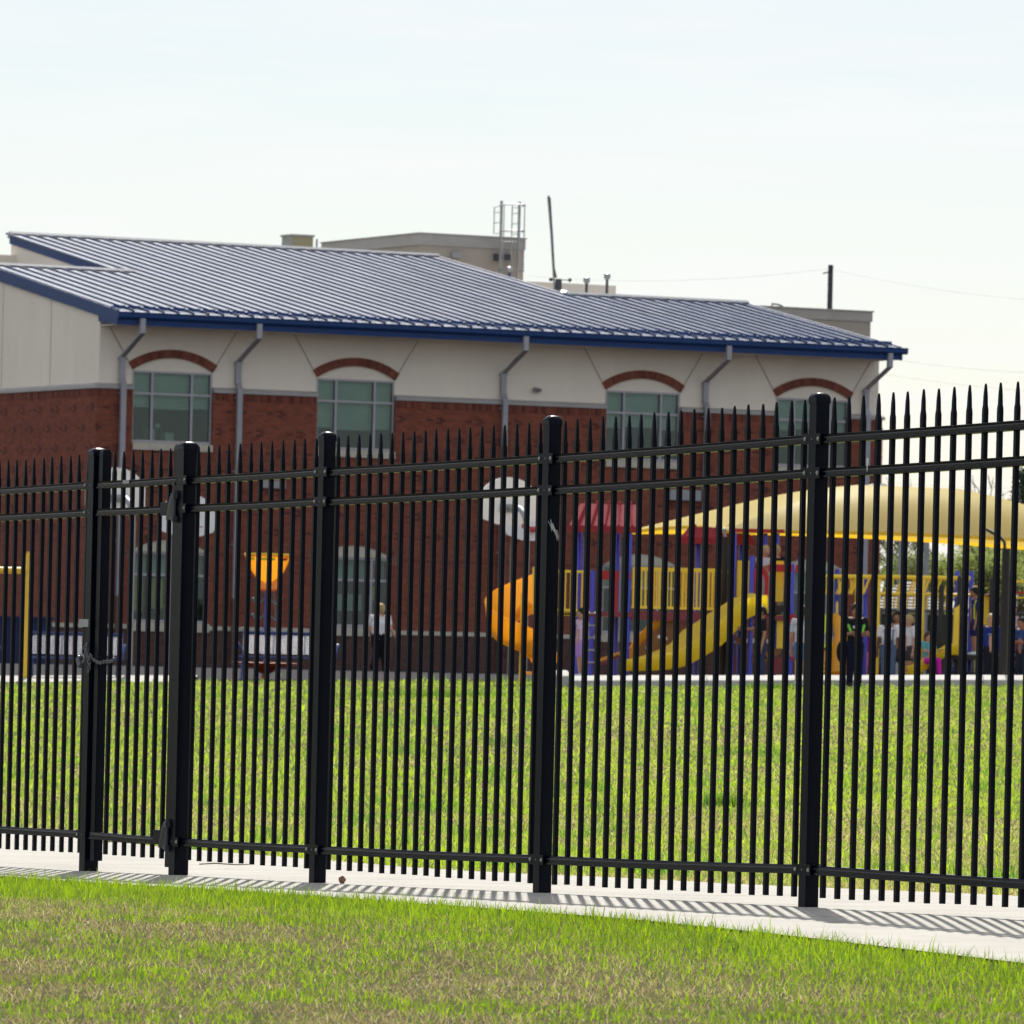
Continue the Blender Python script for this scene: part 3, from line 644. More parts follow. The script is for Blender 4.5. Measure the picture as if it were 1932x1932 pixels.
# --- downspouts
for k_, u in enumerate((.64, 4.10, 12.23, 18.65, 23.90)):
    b = MB(); hw = .075; wg = RE - .06
    def prof_bar(p, q): b.hexa([(u - hw, p[0] - .055, p[1]), (u + hw, p[0] - .055, p[1]), (u + hw, p[0] + .055, p[1] + .0), (u - hw, p[0] + .055, p[1]), (u - hw, q[0] - .055, q[1]), (u + hw, q[0] - .055, q[1]), (u + hw, q[0] + .055, q[1]), (u - hw, q[0] + .055, q[1])])
    prof_bar((wg, 9.02), (wg, 9.42)); prof_bar((-.075, 8.42), (wg, 9.02)); prof_bar((-.075, 7.86), (-.075, 8.42)); prof_bar((-.205, 7.68), (-.075, 7.86)); prof_bar((-.205, 1.95), (-.205, 7.68))
    d = b.build('downspout', M['spout'], sch)
    b = MB(); prof_bar((-.205, .0), (-.205, 1.945)); b.box((u - .095, -.28, 1.80), (u + .095, -.13, 1.949)); b.build('downspout_boot', M['boot'], d)
    b = MB()
    for z in (7.42, 5.4, 3.4): MB().box((u - .11, -.15, z), (u + .11, -.10, z + .04)).build('strap', M['spout'], d)
    MB().box((u - .105, -.14, 8.36), (u + .105, -.01, 8.40)).build('strap', M['spout'], d)
# --- windows
def arch(c, zs, span, rise, th, w0, w1, name, matn):
    cc, zc, r = arch_geo(c, zs, span, rise); ang = math.asin(span / 2 / r); nb = int(2 * ang * (r + th / 2) / .0705); b = MB(); ra = random.Random(int(c * 10))
    for i in range(nb):
        t0 = -ang + 2 * ang * i / nb + .0022; t1 = -ang + 2 * ang * (i + 1) / nb - .0022; j = ra.uniform(0, .004)
        p = lambda t, rr: (cc + rr * math.sin(t), zc + rr * math.cos(t))
        q = [p(t0, r), p(t1, r), p(t1, r + th), p(t0, r + th)]
        b.add([(x, w0 - j, z) for x, z in q] + [(x, w1, z) for x, z in q], [(0,1,2,3),(7,6,5,4),(1,0,4,5),(2,1,5,6),(3,2,6,7),(0,3,7,4)], max(0, ra.gauss(.3, .2)))
    b.build(name, M[matn], sch, tone=True)
    return cc, zc, r
rj = random.Random(2)
for wi, c in enumerate(WC):
    for lvl in (0, 1):
        z0, z1 = ((1.24, 3.16), (6.12, 8.08))[lvl]; wf = (-.03, .02)[lvl] ; a0, a1 = c - WH, c + WH
        fm = MB(); t = .055; d0, d1 = wf - .03, wf + .09
        m1, m2 = c - WH + .60, c + WH - .60; zt = z1 - .62
        fm.box((a0, d0, z0), (a0 + t, d1, z1)); fm.box((a1 - t, d0, z0), (a1, d1, z1)); fm.box((a0 + t, d0, z1 - t), (a1 - t, d1, z1)); fm.box((a0 + t, d0, z0), (a1 - t, d1, z0 + t * 1.4))
        for m_ in (m1, m2): fm.box((m_ - .032, d0, z0 + t * 1.4), (m_ + .032, d1, z1 - t))
        us = [a0 + t, m1 - .032, m1 + .032, m2 - .032, m2 + .032, a1 - t]
        for i in range(3): fm.box((us[2*i], d0, zt - .03), (us[2*i+1], d1, zt + .03))
        wn = fm.build('window', M['frame'], sch)
        for i in range(3):
            for zz in ((z0 + t * 1.4, zt - .03), (zt + .03, z1 - t)):
                MB().box((us[2*i], wf + .022, zz[0]), (us[2*i+1], wf + .028, zz[1])).build('pane', M['glass'], wn)
        bd = [.98, 1.35, 1.05, .92][wi] if lvl else 0.0
        if lvl:
            b = MB(); k_ = 22
            for i in range(3):
                zz0 = z1 - bd - (.0 if i != 1 else rj.uniform(-.05, .05))
                b.grid([[(u, wf + .16 + .004 * math.sin(j * 1.9), z) for u in (us[2*i] - .03, us[2*i+1] + .03)] for j, z in enumerate(np.linspace(zz0, z1 - t, k_))])
            b.build('blind', M['blind'], wn)
        else:
            MB().box((a0, wf + .4, zt), (a1, wf + .41, z1)).build('blind', M['blind'], wn)
        b = MB()
        if lvl:
            b.box((a0, -.16, 5.925), (c - .003, .1, 6.115)); b.box((c + .003, -.16, 5.925), (a1, .1, 6.115)); b.build('sill', M['stone'], wn)
        else: b.box((a0 - .02, -.17, 1.0), (a1 + .02, .1, 1.235)); b.build('sill', M['stone'], wn)
        if lvl:
            arch(c, 8.10, 2 * WH, .35, .23, -.07, .01, 'window_arch', 'brick_old')
            for s in (-1, 1):
                b = MB(); pa = Vector((c + s * (WH + .12), -.004, 8.32)); pb = Vector((c + s * (WH + .70), -.004, 9.24)); b.bar(pa, pb, .012, .022, (0, 1, 0)); b.build('control_joint', M['boot'], stucco)
        else:
            cc, zc, r = arch(c, 3.17, 2 * WH, .33, .22, -.12, -.05, 'window_arch', 'brick')
            ang = math.asin(WH / r); pts = [(cc + (r - .004) * math.sin(q), -.1, zc + (r - .004) * math.cos(q)) for q in np.linspace(-ang, ang, 22)]
            b = MB(); b.prism(pts, (0, .03, 0)); b.build('arch_panel', M['stone'], sch)
# objects seen through the panes
def inside(u0, u1, z0, z1, w_, m_, name, label, cat, th=.02):
    o = MB().box((0, 0, 0), (u1 - u0, th, z1 - z0)).build(name, M[m_]); p = bl(u0, w_, z0); o.location = p; o.rotation_euler = (0, 0, AL); tag(o, label, cat)
inside(1.62, 1.82, 6.20, 6.52, .30, 'paper', 'carton', 'pale carton on the sill inside the leftmost upper window, near the left mullion', 'box', .3)
inside(2.13, 2.38, 6.20, 6.42, .30, 'paper', 'carton', 'low pale carton inside the leftmost upper window, middle of the sill', 'box', .3)
inside(1.92, 2.06, 6.56, 6.66, .5, 'paper', 'paper_sheet', 'small white sheet of paper inside the leftmost upper window', 'paper')
inside(1.08, 1.55, 1.55, 2.50, .25, 'yellowpaper', 'poster', 'yellow poster in the left pane of the leftmost lower window', 'poster')
inside(1.75, 2.15, 1.62, 2.45, .25, 'yellowpaper', 'poster', 'yellow poster in the middle pane of the leftmost lower window', 'poster')
inside(2.2, 2.6, 1.35, 1.75, .25, 'lime', 'poster', 'lime green card low in the leftmost lower window', 'poster')
inside(6.66, 6.95, 1.5, 2.5, .25, 'yellowpaper', 'poster', 'yellow poster in the left pane of the second lower window', 'poster')
inside(7.2, 8.15, 1.7, 2.15, .25, 'paper', 'poster_board', 'wide pale board in the middle of the second lower window', 'board')
inside(8.35, 8.72, 2.62, 3.0, .2, 'redpaper', 'poster', 'red poster in the upper right pane of the second lower window', 'poster')
inside(8.45, 8.6, 2.0, 2.4, .25, 'yellowpaper', 'poster', 'narrow yellow poster in the right pane of the second lower window', 'poster')
b = MB(); b.box((13.2, -.05, 7.94), (13.36, .01, 8.08)); b.lathe([(.0, 0), (.09, .02), (.12, .08), (.10, .12), (0, .13)], 12, (13.28, -.13, 7.93)); b.build('wall_light', M['steel'], sch, True)
b = MB(); b.box((4.86, -.22, 5.0), (5.54, -.105, 5.21)); b.build('wall_box', M['duct'], sch)
b = MB(); b.box((17.5, -.25, 5.05), (18.5, -.105, 5.35)); b.build('wall_box', M['duct'], sch)

# ------------------------------------------------------------------ roof-top things behind the school
ph = thing('roof_penthouse', 'flat-topped tan penthouse with grey coping standing behind the blue roof', 'penthouse', tuple(bl(18.34, 18, 0)), AL)
MB().box((0, 0, -.3), (3.6, 7, 13.08)).build('wall', M['penthouse'], ph)
b = MB(); b.box((-.04, -.04, 13.081), (3.64, 7.04, 13.42)); b.box((-.07, -.07, 13.421), (3.67, 7.07, 13.46)); b.build('coping', M['cap'], ph)
MB().box((1.05, -.18, 12.72), (1.35, -.003, 12.90)).build('vent_box', M['duct'], ph)
MB().box((2.55, -.10, 12.70), (3.10, -.003, 12.92)).build('vent_grille', M['darksteel'], ph)
MB().box((-.006, 3.4, -.2), (-.002, 3.44, 13.08)).build('panel_joint', M['boot'], ph)
ld = thing('roof_ladder', 'caged steel ladder climbing above the tan penthouse roof', 'ladder', tuple(bl(20.98, 17.7, 0)), AL)
for x in (0, .62): MB().box((x - .035, -.03, 11.0), (x + .035, .03, 14.55)).build('rail', M['steel'], ld)
for z in np.arange(11.2, 13.6, .3): MB().tube([(0, 0, z), (.62, 0, z)], .014, 6).build('rung', M['steel'], ld)
for z in (14.42, 13.62, 12.4):
    MB().tube([(.31 + .38 * math.cos(t), -.05 + .62 * math.sin(t), z) for t in np.linspace(math.pi, 2 * math.pi, 14)], .022, 5).build('cage_hoop', M['steel'], ld)
for t in np.linspace(math.pi * 1.12, math.pi * 1.88, 5):
    MB().tube([(.31 + .38 * math.cos(t), -.05 + .62 * math.sin(t), z) for z in (12.4, 14.42)], .016, 5).build('cage_bar', M['steel'], ld)
for x in (0, .62):
    b = MB(); b.tube([(x, 0, 14.38), (x - .02, .45, 14.38), (x - .02, .45, 13.55), (x, 0, 13.55)], .018, 5); b.tube([(x, 0, 14.2), (x - .02, .45, 14.2)], .014, 5); b.tube([(x, 0, 13.88), (x - .02, .45, 13.88)], .014, 5); b.build('handhold', M['steel'], ld)
ac = thing('roof_unit', 'grey boxy air unit rising behind the long blue roof ridge', 'roof unit', tuple(bl(14.02, 18, 0)), AL)
MB().box((0, 0, 11), (.70, .75, 13.14)).build('casing', M['duct2'], ac); b = MB(); b.box((-.04, -.04, 13.141), (.74, .79, 13.20)); b.box((-.006, .0, 11), (-.002, .75, 13.14)); b.build('casing_panel', M['duct'], ac)
MB().tube([(.92, .2, 11), (.92, .2, 13.1)], .03, 6).build('pipe', M['steel'], ac)
ms = thing('roof_mast', 'tall thin leaning steel mast on the low roof right of the ladder', 'mast', tuple(bl(20.9, 12, 0)))
pm = lambda px, py: tuple(at(px, py, ms.location.y) - Vector((ms.location.x, ms.location.y, 0)))
b = MB(); b.tube([pm(2141, 772), pm(2153, 915), pm(2166, 1138)], .03, 6); b.build('strut', M['steel'], ms); b = MB(); b.tube([pm(2147, 772), pm(2156, 915), pm(2163, 1045), pm(2172, 1085)], .032, 6); b.build('strut', M['darksteel'], ms)
b = MB(); b.tube([pm(2181, 1150), pm(2182, 1090)], .10, 10); b.tube([pm(2143, 772), pm(2143, 764)], .03, 6); b.build('base_post', M['darksteel'], ms)
b = MB(); b.tube([pm(2152, 1092), pm(2226, 1094)], .018, 6); b.ball(pm(2152, 1092), .06); b.ball(pm(2226, 1094), .06); b.build('cross_arm', M['darksteel'], ms)
b = MB(); p = pm(2185, 1146); b.lathe([(.0, .12), (.2, .1), (.38, .02), (.4, -.9)], 16, (p[0], 0, p[2])); b.build('curb_cone', M['ridge'], ms)
for px, y0, lab in ((2292, 1082, 'short capped vent pipe just right of the leaning roof mast'), (2372, 1067, 'taller capped vent pipe further right of the leaning mast'), (1990, 1042, 'capped vent pipe in front of the tan penthouse')):
    Yv = bl(21, 12, 0).y if px > 2000 else bl(20.2, 17.2, 0).y; p = at(px, y0, Yv)
    v = thing('vent_pipe', lab, 'vent pipe', (p.x, p.y, 0), 0, 'roof vent pipes')
    MB().tube([(0, 0, 11), (0, 0, p.z - .12)], .045, 8).build('pipe', M['fascia'] if px < 2000 else M['darksteel'], v, True)
    MB().lathe([(.0, 0), (.06, 0), (.10, -.03), (.10, -.15), (.05, -.2)], 10, (0, 0, p.z)).build('cap', M['steel'], v, True)
hc = thing('roof_hatch', 'low pale roof hatch behind the lower right ridge', 'roof hatch', tuple(bl(23.2, 13, 0)), AL)
p = at(2420, 1150, hc.location.y); b = MB(); b.box((0, 0, 10.9), (2.4, 1.5, p.z - .07)); b.build('frame', M['penthouse'], hc); b = MB(); b.hexa([(-.05, -.05, p.z - .068), (2.45, -.05, p.z - .068), (2.45, 1.55, p.z - .068), (-.05, 1.55, p.z - .068), (.4, .4, p.z + .02), (1.9, .4, p.z + .02), (1.9, 1.2, p.z + .02), (.4, 1.2, p.z + .02)]); b.build('lid', M['ridge'], hc)
rbk = thing('rear_school_block', 'plain tan school block with grey coping behind the right end of the roof', 'building', tuple(bl(25.0, 25.2, 0)), AL)
pr_ = at(3415, 1214, bl(38.5, 25, 0).y); pr2 = (pr_.x - rbk.location.x) * CA + (pr_.y - rbk.location.y) * SA
MB().box((0, 0, -.3), (pr2, 9, pr_.z - .36)).build('wall', M['penthouse'], rbk)
b = MB(); b.box((-.04, -.04, pr_.z - .359), (pr2 + .05, 9.04, pr_.z - .04)); b.box((-.08, -.08, pr_.z - .039), (pr2 + .09, 9.08, pr_.z)); b.build('coping', M['cap'], rbk)
p = at(3180, 1200, rbk.location.y + 3); b = MB(); xx = (p.x - rbk.location.x) * CA + (p.y - rbk.location.y) * SA; b.tube([(xx - .2, .6, pr_.z), (xx - .2, .6, pr_.z + .11), (xx, .6, pr_.z + .10), (xx + .15, .6, pr_.z + .06), (xx + .25, .6, pr_.z)], .03, 6); b.build('roof_pipe', M['darksteel'], rbk)

# utility pole and wires
p = at(3245, 1035, 300); up = thing('utility_pole', 'dark utility pole sticking up behind the rear school block', 'utility pole', (p.x, p.y, 0))
MB().tube([(0, 0, -.5), (0, 0, p.z)], [.17, .12], 10).build('pole', M['wood'], up, True)
b = MB(); b.tube([(0, 0, p.z - .3), (-.35, 0, p.z - .38)], .04, 6); b.build('bracket', M['darksteel'], up)
def wire(a, b_, sag, label, r=.0045):
    o = MB(); o.tube([a.lerp(b_, t) - Vector((0, 0, sag * 4 * t * (1 - t))) for t in np.linspace(0, 1, 15)], r, 4); o = o.build('power_wire', M['wire']); tag(o, label, 'wire', 'overhead wires')
wire(at(3247, 1052, 300), at(4500, 1190, 260), .4, 'thin wire running right from the utility pole top')
wire(at(3240, 1050, 300), at(1900, 1062, 330), .5, 'thin wire running left from the utility pole top')
wire(at(3300, 1370, 300), at(4500, 1455, 260), .4, 'thin wire right of the blue eave corner')
wire(at(3300, 1435, 300), at(4500, 1545, 260), .3, 'thin lower wire right of the stucco corner')
wire(at(3300, 1868, 290), at(4500, 1890, 260), .3, 'low thin wire just above the shade canopy')
wire(at(3300, 2080, 240), at(4500, 2110, 235), .2, 'thick low cable in front of the trees', .035)

# ------------------------------------------------------------------ basketball hoops
def hoop(px, ytop, Y, rz, label, polemat, cx_off=0.0):
    """board centre over px, top of the board at ytop; the board looks along local -Y, the pole stands behind it"""
    p = at(px, ytop, Y); zg = g1(p.x, Y); t = thing('basketball_hoop', label, 'basketball hoop', (p.x, p.y, zg), rz, 'basketball hoops'); zt = p.z - zg
    W2, Hb = .61, .93; pts = [(-W2, -Hb * .50)]
    pts = [(-W2 * .93, 0, zt - Hb * .88), (-W2, 0, zt - Hb * .80), (-W2, 0, zt - Hb * .45)]
    for a in np.linspace(R(158), R(22), 15): pts.append((W2 * 1.0 * math.cos(a) * 1.03, 0, zt - Hb * .56 + Hb * .56 * math.sin(a)))
    pts += [(W2, 0, zt - Hb * .45), (W2, 0, zt - Hb * .80), (W2 * .93, 0, zt - Hb * .88), (W2 * .35, 0, zt - Hb), (-W2 * .35, 0, zt - Hb)]
    b = MB(); b.prism([(x, -.02, z) for x, _, z in pts], (0, .04, 0)); bd = b.build('backboard', M['white'], t)
    b = MB(); zc = zt - Hb * .72
    for x0, x1, z0, z1 in ((-.24, .24, zc + .34, zc + .38), (-.24, .24, zc, zc + .04), (-.24, -.20, zc + .04, zc + .34), (.20, .24, zc + .04, zc + .34)): b.box((x0, -.0245, z0), (x1, -.0205, z1))
    b.build('target_square', M['rimred'], bd)
    b = MB(); b.tube([(.225 * math.cos(a), -.38 + .225 * math.sin(a), zc - .04) for a in np.linspace(0, 2 * math.pi, 21)], .010, 6, False); b.box((-.06, -.16, zc - .08), (.06, -.021, zc + .0)); b.build('rim', M['rimred'], t, True)
    b = MB(); b.box((-.18, .0205, zc - .02), (.18, .06, zc + .14)); b.tube([(0, .06, zc + .06), (0, .55, zc + .06)], .045, 8); b.build('bracket', M['polegrey'], t)
    b = MB(); R_ = .55
    arc = [(0, .55 + R_ * math.sin(a), zc + .06 - R_ * (1 - math.cos(a))) for a in np.linspace(0, R(88), 9)]
    b.tube(arc + [(0, 1.10, zt - 2.6), (0, 1.10, -.3)], .057, 12); b.build('pole', M[polemat], t, True)
    return t
hoop(453, 1826, 128.5, R(202), 'near left basketball hoop seen from behind, its board largely behind the gate', 'polegrey')
hoop(735, 1928, 140.5, R(18.5), 'white basketball board with red rim behind the gate hinge post', 'poletan')
hoop(1988, 1864, 128.5, R(200), 'basketball hoop seen from behind with bent pole left of the middle post', 'polegrey')
hoop(2080, 1942, 140.5, R(21), 'lower basketball board overlapped by a nearer one, beside the middle post', 'poletan')
hoop(3435, 1888, 150, R(205), 'basketball hoop hidden behind the yellow shade canopy, bent pole showing', 'polegrey')

# ------------------------------------------------------------------ benches, goal, funnel ball, bin
def bench(px, ybase, Y, rz, label):
    p = at(px, ybase, Y); z = g1(p.x, p.y) + .02; t = thing('bench', label, 'bench', (p.x, p.y, z), rz, 'blue slatted benches'); W2 = .90
    b = MB()
    for i in range(15):
        zz = .50 + i * .0262; yy = .20 + .006 * i; b.hexa([(-W2, yy - .012, zz - .001), (W2, yy - .012, zz - .001), (W2, yy + .014, zz), (-W2, yy + .014, zz), (-W2, yy - .012, zz + .0070), (W2, yy - .012, zz + .0070), (W2, yy + .014, zz + .013), (-W2, yy + .014, zz + .013)])
    for x in (-W2, -.3, .3, W2 - .02): b.hexa([(x, .19, .47), (x + .02, .19, .47), (x + .02, .215, .47), (x, .215, .47), (x, .285, .90), (x + .02, .285, .90), (x + .02, .31, .90), (x, .31, .90)])
    b.tube([(-W2, .305, .905), (W2, .305, .905)], .028, 8); b.build('backrest', M['navy'], t)
    b = MB()
    for i in range(12): yy = -.26 + i * .037; b.box((-W2, yy, .43 + .0 * i), (W2, yy + .028, .445))
    b.tube([(-W2, -.275, .43), (W2, -.275, .43)], .026, 8); b.build('seat', M['navy'], t)
    for s in (-1, 1):
        b = MB(); b.tube([(s * (W2 - .05), -.26, .0), (s * (W2 - .05), -.18, .25), (s * (W2 - .05), -.05, .41)], .026, 8); b.tube([(s * (W2 - .05), .30, .0), (s * (W2 - .05), .2, .25), (s * (W2 - .05), .22, .47)], .026, 8); b.box((s * (W2 - .05) - .05, -.30, -.02), (s * (W2 - .05) + .05, -.2, .012)); b.build('leg', M['navy'], t, True)
        b = MB(); b.tube([(s * (W2 + .06), -.27, .43), (s * (W2 + .07), -.30, .56), (s * (W2 + .07), -.20, .68), (s * (W2 + .07), .02, .70), (s * (W2 + .07), .2, .66), (s * (W2 + .03), .26, .58)], .03, 8); b.tube([(s * (W2 + .06), -.27, .43), (s * W2 * .98, -.1, .42)], .024, 8); b.build('armrest', M['navy'], t, True)
bench(290, 2640, 126.6, R(-4), 'blue slatted bench left of the gate, behind the padlock')
bench(1120, 2648, 126.6, R(-4), 'blue slatted bench in front of the funnel ball post')
bench(-205, 2640, 126.6, R(-4), 'blue bench cut off by the left edge of the picture')

p = at(99, 2640, 126); gl = thing('goal_frame', 'yellow steel goal post with crossbar at the far left', 'goal', (p.x, p.y, g1(p.x, p.y)))
MB().tube([(0, 0, -.2), (0, 0, 2.42), (0, 0, 2.50)], [.05, .05, .02], 10).build('post', M['goal'], gl, True)
MB().tube([(-2.3, 0, -.2), (-2.3, 0, 2.42), (-2.3, 0, 2.50)], [.05, .05, .02], 10).build('post', M['goal'], gl, True)
MB().tube([(-2.3, 0, 2.13), (.02, 0, 2.13)], .065, 10).build('crossbar', M['goal'], gl, True)

p = at(1037, 2640, 129.5); fn = thing('funnel_ball', 'amber funnel on a blue post rising behind the right blue bench', 'ball game', (p.x, p.y, g1(p.x, p.y)))
zt = at(1037, 2162, 129.5).z - fn.location.z
MB().tube([(0, 0, -.2), (0, 0, zt - .70)], .052, 12).build('post', M['blue'], fn, True)
b = MB(); prof = [(.44, zt - .02), (.47, zt), (.47, zt - .05), (.42, zt - .12), (.33, zt - .34), (.25, zt - .46), (.20, zt - .55), (.22, zt - .63), (.235, zt - .70), (.15, zt - .73), (.0, zt - .70)]
b.lathe(prof, 20); b.build('funnel', M['amber'], fn, True)
b = MB(); b.lathe([(.475, zt + .004), (.476, zt - .035), (.42, zt - .03)], 24); b.build('funnel_rim', M['yellow'], fn)
for a0, a1, mm in ((200, 235, 'olive'), (250, 290, 'olive'), (300, 330, 'red')):
    b = MB(); rows = [[(.425 * math.cos(R(a)), .425 * math.sin(R(a)), zt - .14), (.455 * math.cos(R(a)), .455 * math.sin(R(a)), zt - .085)] for a in np.linspace(a0, a1, 8)]; b.grid(rows); b.build('band', M[mm] if mm == 'red' else M['lime'], fn)
for s in (-1, 1):
    for zz, ln in ((1.62, .25), (1.30, .25), (1.02, .42)):
        b = MB(); b.tube([(s * .05, 0, zz), (s * (ln * .35 + .05), -.03, zz - .10), (s * (ln * .75 + .02), -.03, zz - .12), (s * (ln + .03), -.02, zz - .02)], .014, 6); b.ball((s * (ln + .03), -.02, zz - .02), .028, 8, 6); b.build('handle', M['teal'], fn, True)
    b = MB(); b.tube([(s * .12, 0, zt - .72), (s * .2, 0, 1.0), (s * .38, 0, .6)], .008, 5); b.build('chain', M['teal'], fn)
b = MB(); b.lathe([(.0, .12), (.10, .13), (.28, .24), (.62, .30), (.68, .345), (.66, .345), (.3, .27), (.0, .2)], 24); b.build('dish', M['redorange'], fn, True)
b = MB(); b.lathe([(.09, -.1), (.09, .1), (.055, .12)], 12); b.build('base_collar', M['redorange'], fn, True)
o = MB(); o.box((-1.4, 0, 0), (.85, .7, 1.12)); o.box((-1.45, -.05, 1.12), (.90, .75, 1.2)); o = o.build('storage_bin', M['navydark']); p = at(60, 2600, 165); o.location = (p.x, p.y, g1(p.x, p.y)); tag(o, 'long dark navy storage bin by the wall at the far left', 'bin')

# ------------------------------------------------------------------ playground
PY = 117.5                                      # depth of the main play structure's front posts
gp = lambda px, Y=PY: at(px, 2400, Y).x
zz_ = lambda px, py, Y=PY: at(px, py, Y).z
ZG = g1(4.0, PY) + .10
ps = thing('play_structure', 'large play structure with red roofs, yellow rails, blue posts and three slides', 'play structure', (3.0, PY, ZG))
def pl_(px, py, Y=PY): p = at(px, py, Y); return (p.x - 3.0, p.y - PY, p.z - ZG)
def ppost(px, ytop, Y=PY, r=.046, m_='blue', parent=None, nm='post', ybot=None):
    x, y, z = pl_(px, ytop, Y); b = MB(); z0 = -.3 if ybot is None else pl_(px, ybot, Y)[2]
    b.tube([(x, y, z0), (x, y, z - .03), (x, y, z)], [r, r, r * .7], 12); return b.build(nm, M[m_], parent or ps, True)
for px, yt, Y in ((2316, 2227, PY), (2460, 2080, PY), (2264, 2076, PY + 1.2), (2415, 2080, PY + 1.2), (2289, 2080, PY + .9),
                  (2868, 2078, PY), (2938, 2171, PY - .1), (2990, 2076, PY + .9), (3036, 2076, PY + .9), (3095, 2202, PY), (3128, 2170, PY + .5), (2728, 2110, PY + 1.3), (2898, 2090, PY + 1.3)):
    ppost(px, yt, Y)
DZ = pl_(2500, 2392)[2]                         # deck height above the bed
def deck(pa, pb, y0, y1, z=DZ, m_='maroon'):
    b = MB(); xa, xb = gp(pa) - 3, gp(pb) - 3; b.box((xa, y0, z - .09), (xb, y1, z)); o = b.build('deck', M[m_], ps); return o
deck(2262, 2470, -.05, 1.25); deck(2860, 3100, -.05, 1.35)
b = MB(); xa, xb = gp(2466) - 3, gp(2862) - 3; b.box((xa, -.03, DZ - .13), (xb, .03, DZ + .03)); b.box((xa, .9, DZ - .13), (xb, .96, DZ + .03)); b.box((xa, .03, DZ - .06), (xb, .9, DZ - .02)); b.build('bridge', M['maroon'], ps)
def barrier(pa, pb, ya, yb, y=0.0, m_='yellow', step=.095, solid=False, nm='barrier', parent=None, Y=PY):
    x0, x1 = gp(pa, Y) - 3, gp(pb, Y) - 3; z1, z0 = pl_((pa + pb) / 2, ya, Y)[2], pl_((pa + pb) / 2, yb, Y)[2]
    b = MB(); b.box((x0, y - .022, z1 - .045), (x1, y + .022, z1)); b.box((x0, y - .022, z0), (x1, y + .022, z0 + .045)); o = b.build(nm, M[m_], parent or ps)
    n = max(2, int((x1 - x0) / step))
    for i in range(n + 1):
        x = x0 + .02 + (x1 - x0 - .04) * i / n
        if solid: continue
        MB().box((x - .013, y - .013, z0 + .045), (x + .013, y + .013, z1 - .045)).build('baluster', M[m_], o)
    if solid: MB().box((x0, y - .012, z0 + .045), (x1, y + .012, z1 - .045)).build('sheet', M[m_], o)
    return o
barrier(2092, 2276, 2226, 2388, -.0); barrier(2092, 2276, 2392, 2404, .0, step=9)
barrier(2470, 2812, 2218, 2380, -.02, step=.068); barrier(2470, 2862, 2222, 2380, .93, step=.075)
barrier(2876, 2932, 2190, 2330, .05, solid=True); barrier(3020, 3060, 2190, 2350, .3, solid=True)
barrier(3074, 3084, 2236, 2356, -.02, step=.3)
b = MB(); x0, x1 = gp(3070) - 3, gp(3084) - 3
for i in range(7): zz = pl_(3078, 2240 + i * 18)[2]; b.box((x0, -.05, zz), (x1, -.02, zz + .03))
b.build('ladder_panel', M['yellow'], ps)
def panel(pa, pb, ya, yb, y=0.0, m_='red', nm='panel', th=.03):
    b = MB(); x0, x1 = gp(pa) - 3, gp(pb) - 3; b.box((x0, y - th / 2, pl_(pa, yb)[2]), (x1, y + th / 2, pl_(pa, ya)[2])); return b.build(nm, M[m_], ps)
panel(2274, 2292, 2230, 2390, .03); panel(2334, 2415, 2228, 2264, .0); panel(2398, 2412, 2264, 2392, .0); panel(2326, 2338, 2228, 2392, .0, 'maroon'); panel(2456, 2462, 2236, 2262, -.06)
panel(2997, 3092, 2204, 2233, -.03); panel(3104, 3124, 2206, 2236, -.0); panel(3014, 3084, 2364, 2392, -.04, 'darkbrown')
panel(3036, 3082, 2402, 2534, .04, 'yellow'); panel(2858, 2882, 2558, 2630, .05, 'maroon'); panel(3012, 3082, 2566, 2632, .05, 'maroon'); panel(3076, 3090, 2400, 2440, -.05); panel(3076, 3090, 2470, 2500, -.05); panel(3092, 3106, 2398, 2425, -.07); panel(3092, 3104, 2478, 2510, -.07); panel(3092, 3104, 2550, 2580, -.07)
panel(2860, 3060, 2062, 2076, .4, 'red', 'beam')
# arched red entrance panel over the wave slide
b = MB(); xa, xb = gp(2931) - 3, gp(2999) - 3; zt, zb = pl_(2960, 2216)[2], pl_(2960, 2330)[2]; xm = (xa + xb) / 2; hw = (xb - xa) / 2
outer = [(xa, zb)] + [(xm + hw * math.cos(a), zt - .18 + .18 * math.sin(a)) for a in np.linspace(math.pi, 0, 11)] + [(xb, zb)]
inner = [(xb - .07, zb)] + [(xm + (hw - .07) * math.cos(a), zt - .28 + .16 * math.sin(a)) for a in np.linspace(0, math.pi, 11)] + [(xa + .07, zb)]
b.grid([[(x, -.12, z) for x, z in outer], [(x, -.12, z) for x, z in inner[::-1]]]); b.grid([[(x, -.09, z) for x, z in outer], [(x, -.09, z) for x, z in inner[::-1]]]); b.grid([[(x, -.12, z) for x, z in outer], [(x, -.09, z) for x, z in outer]]); b.build('arch_panel', M['red'], ps)
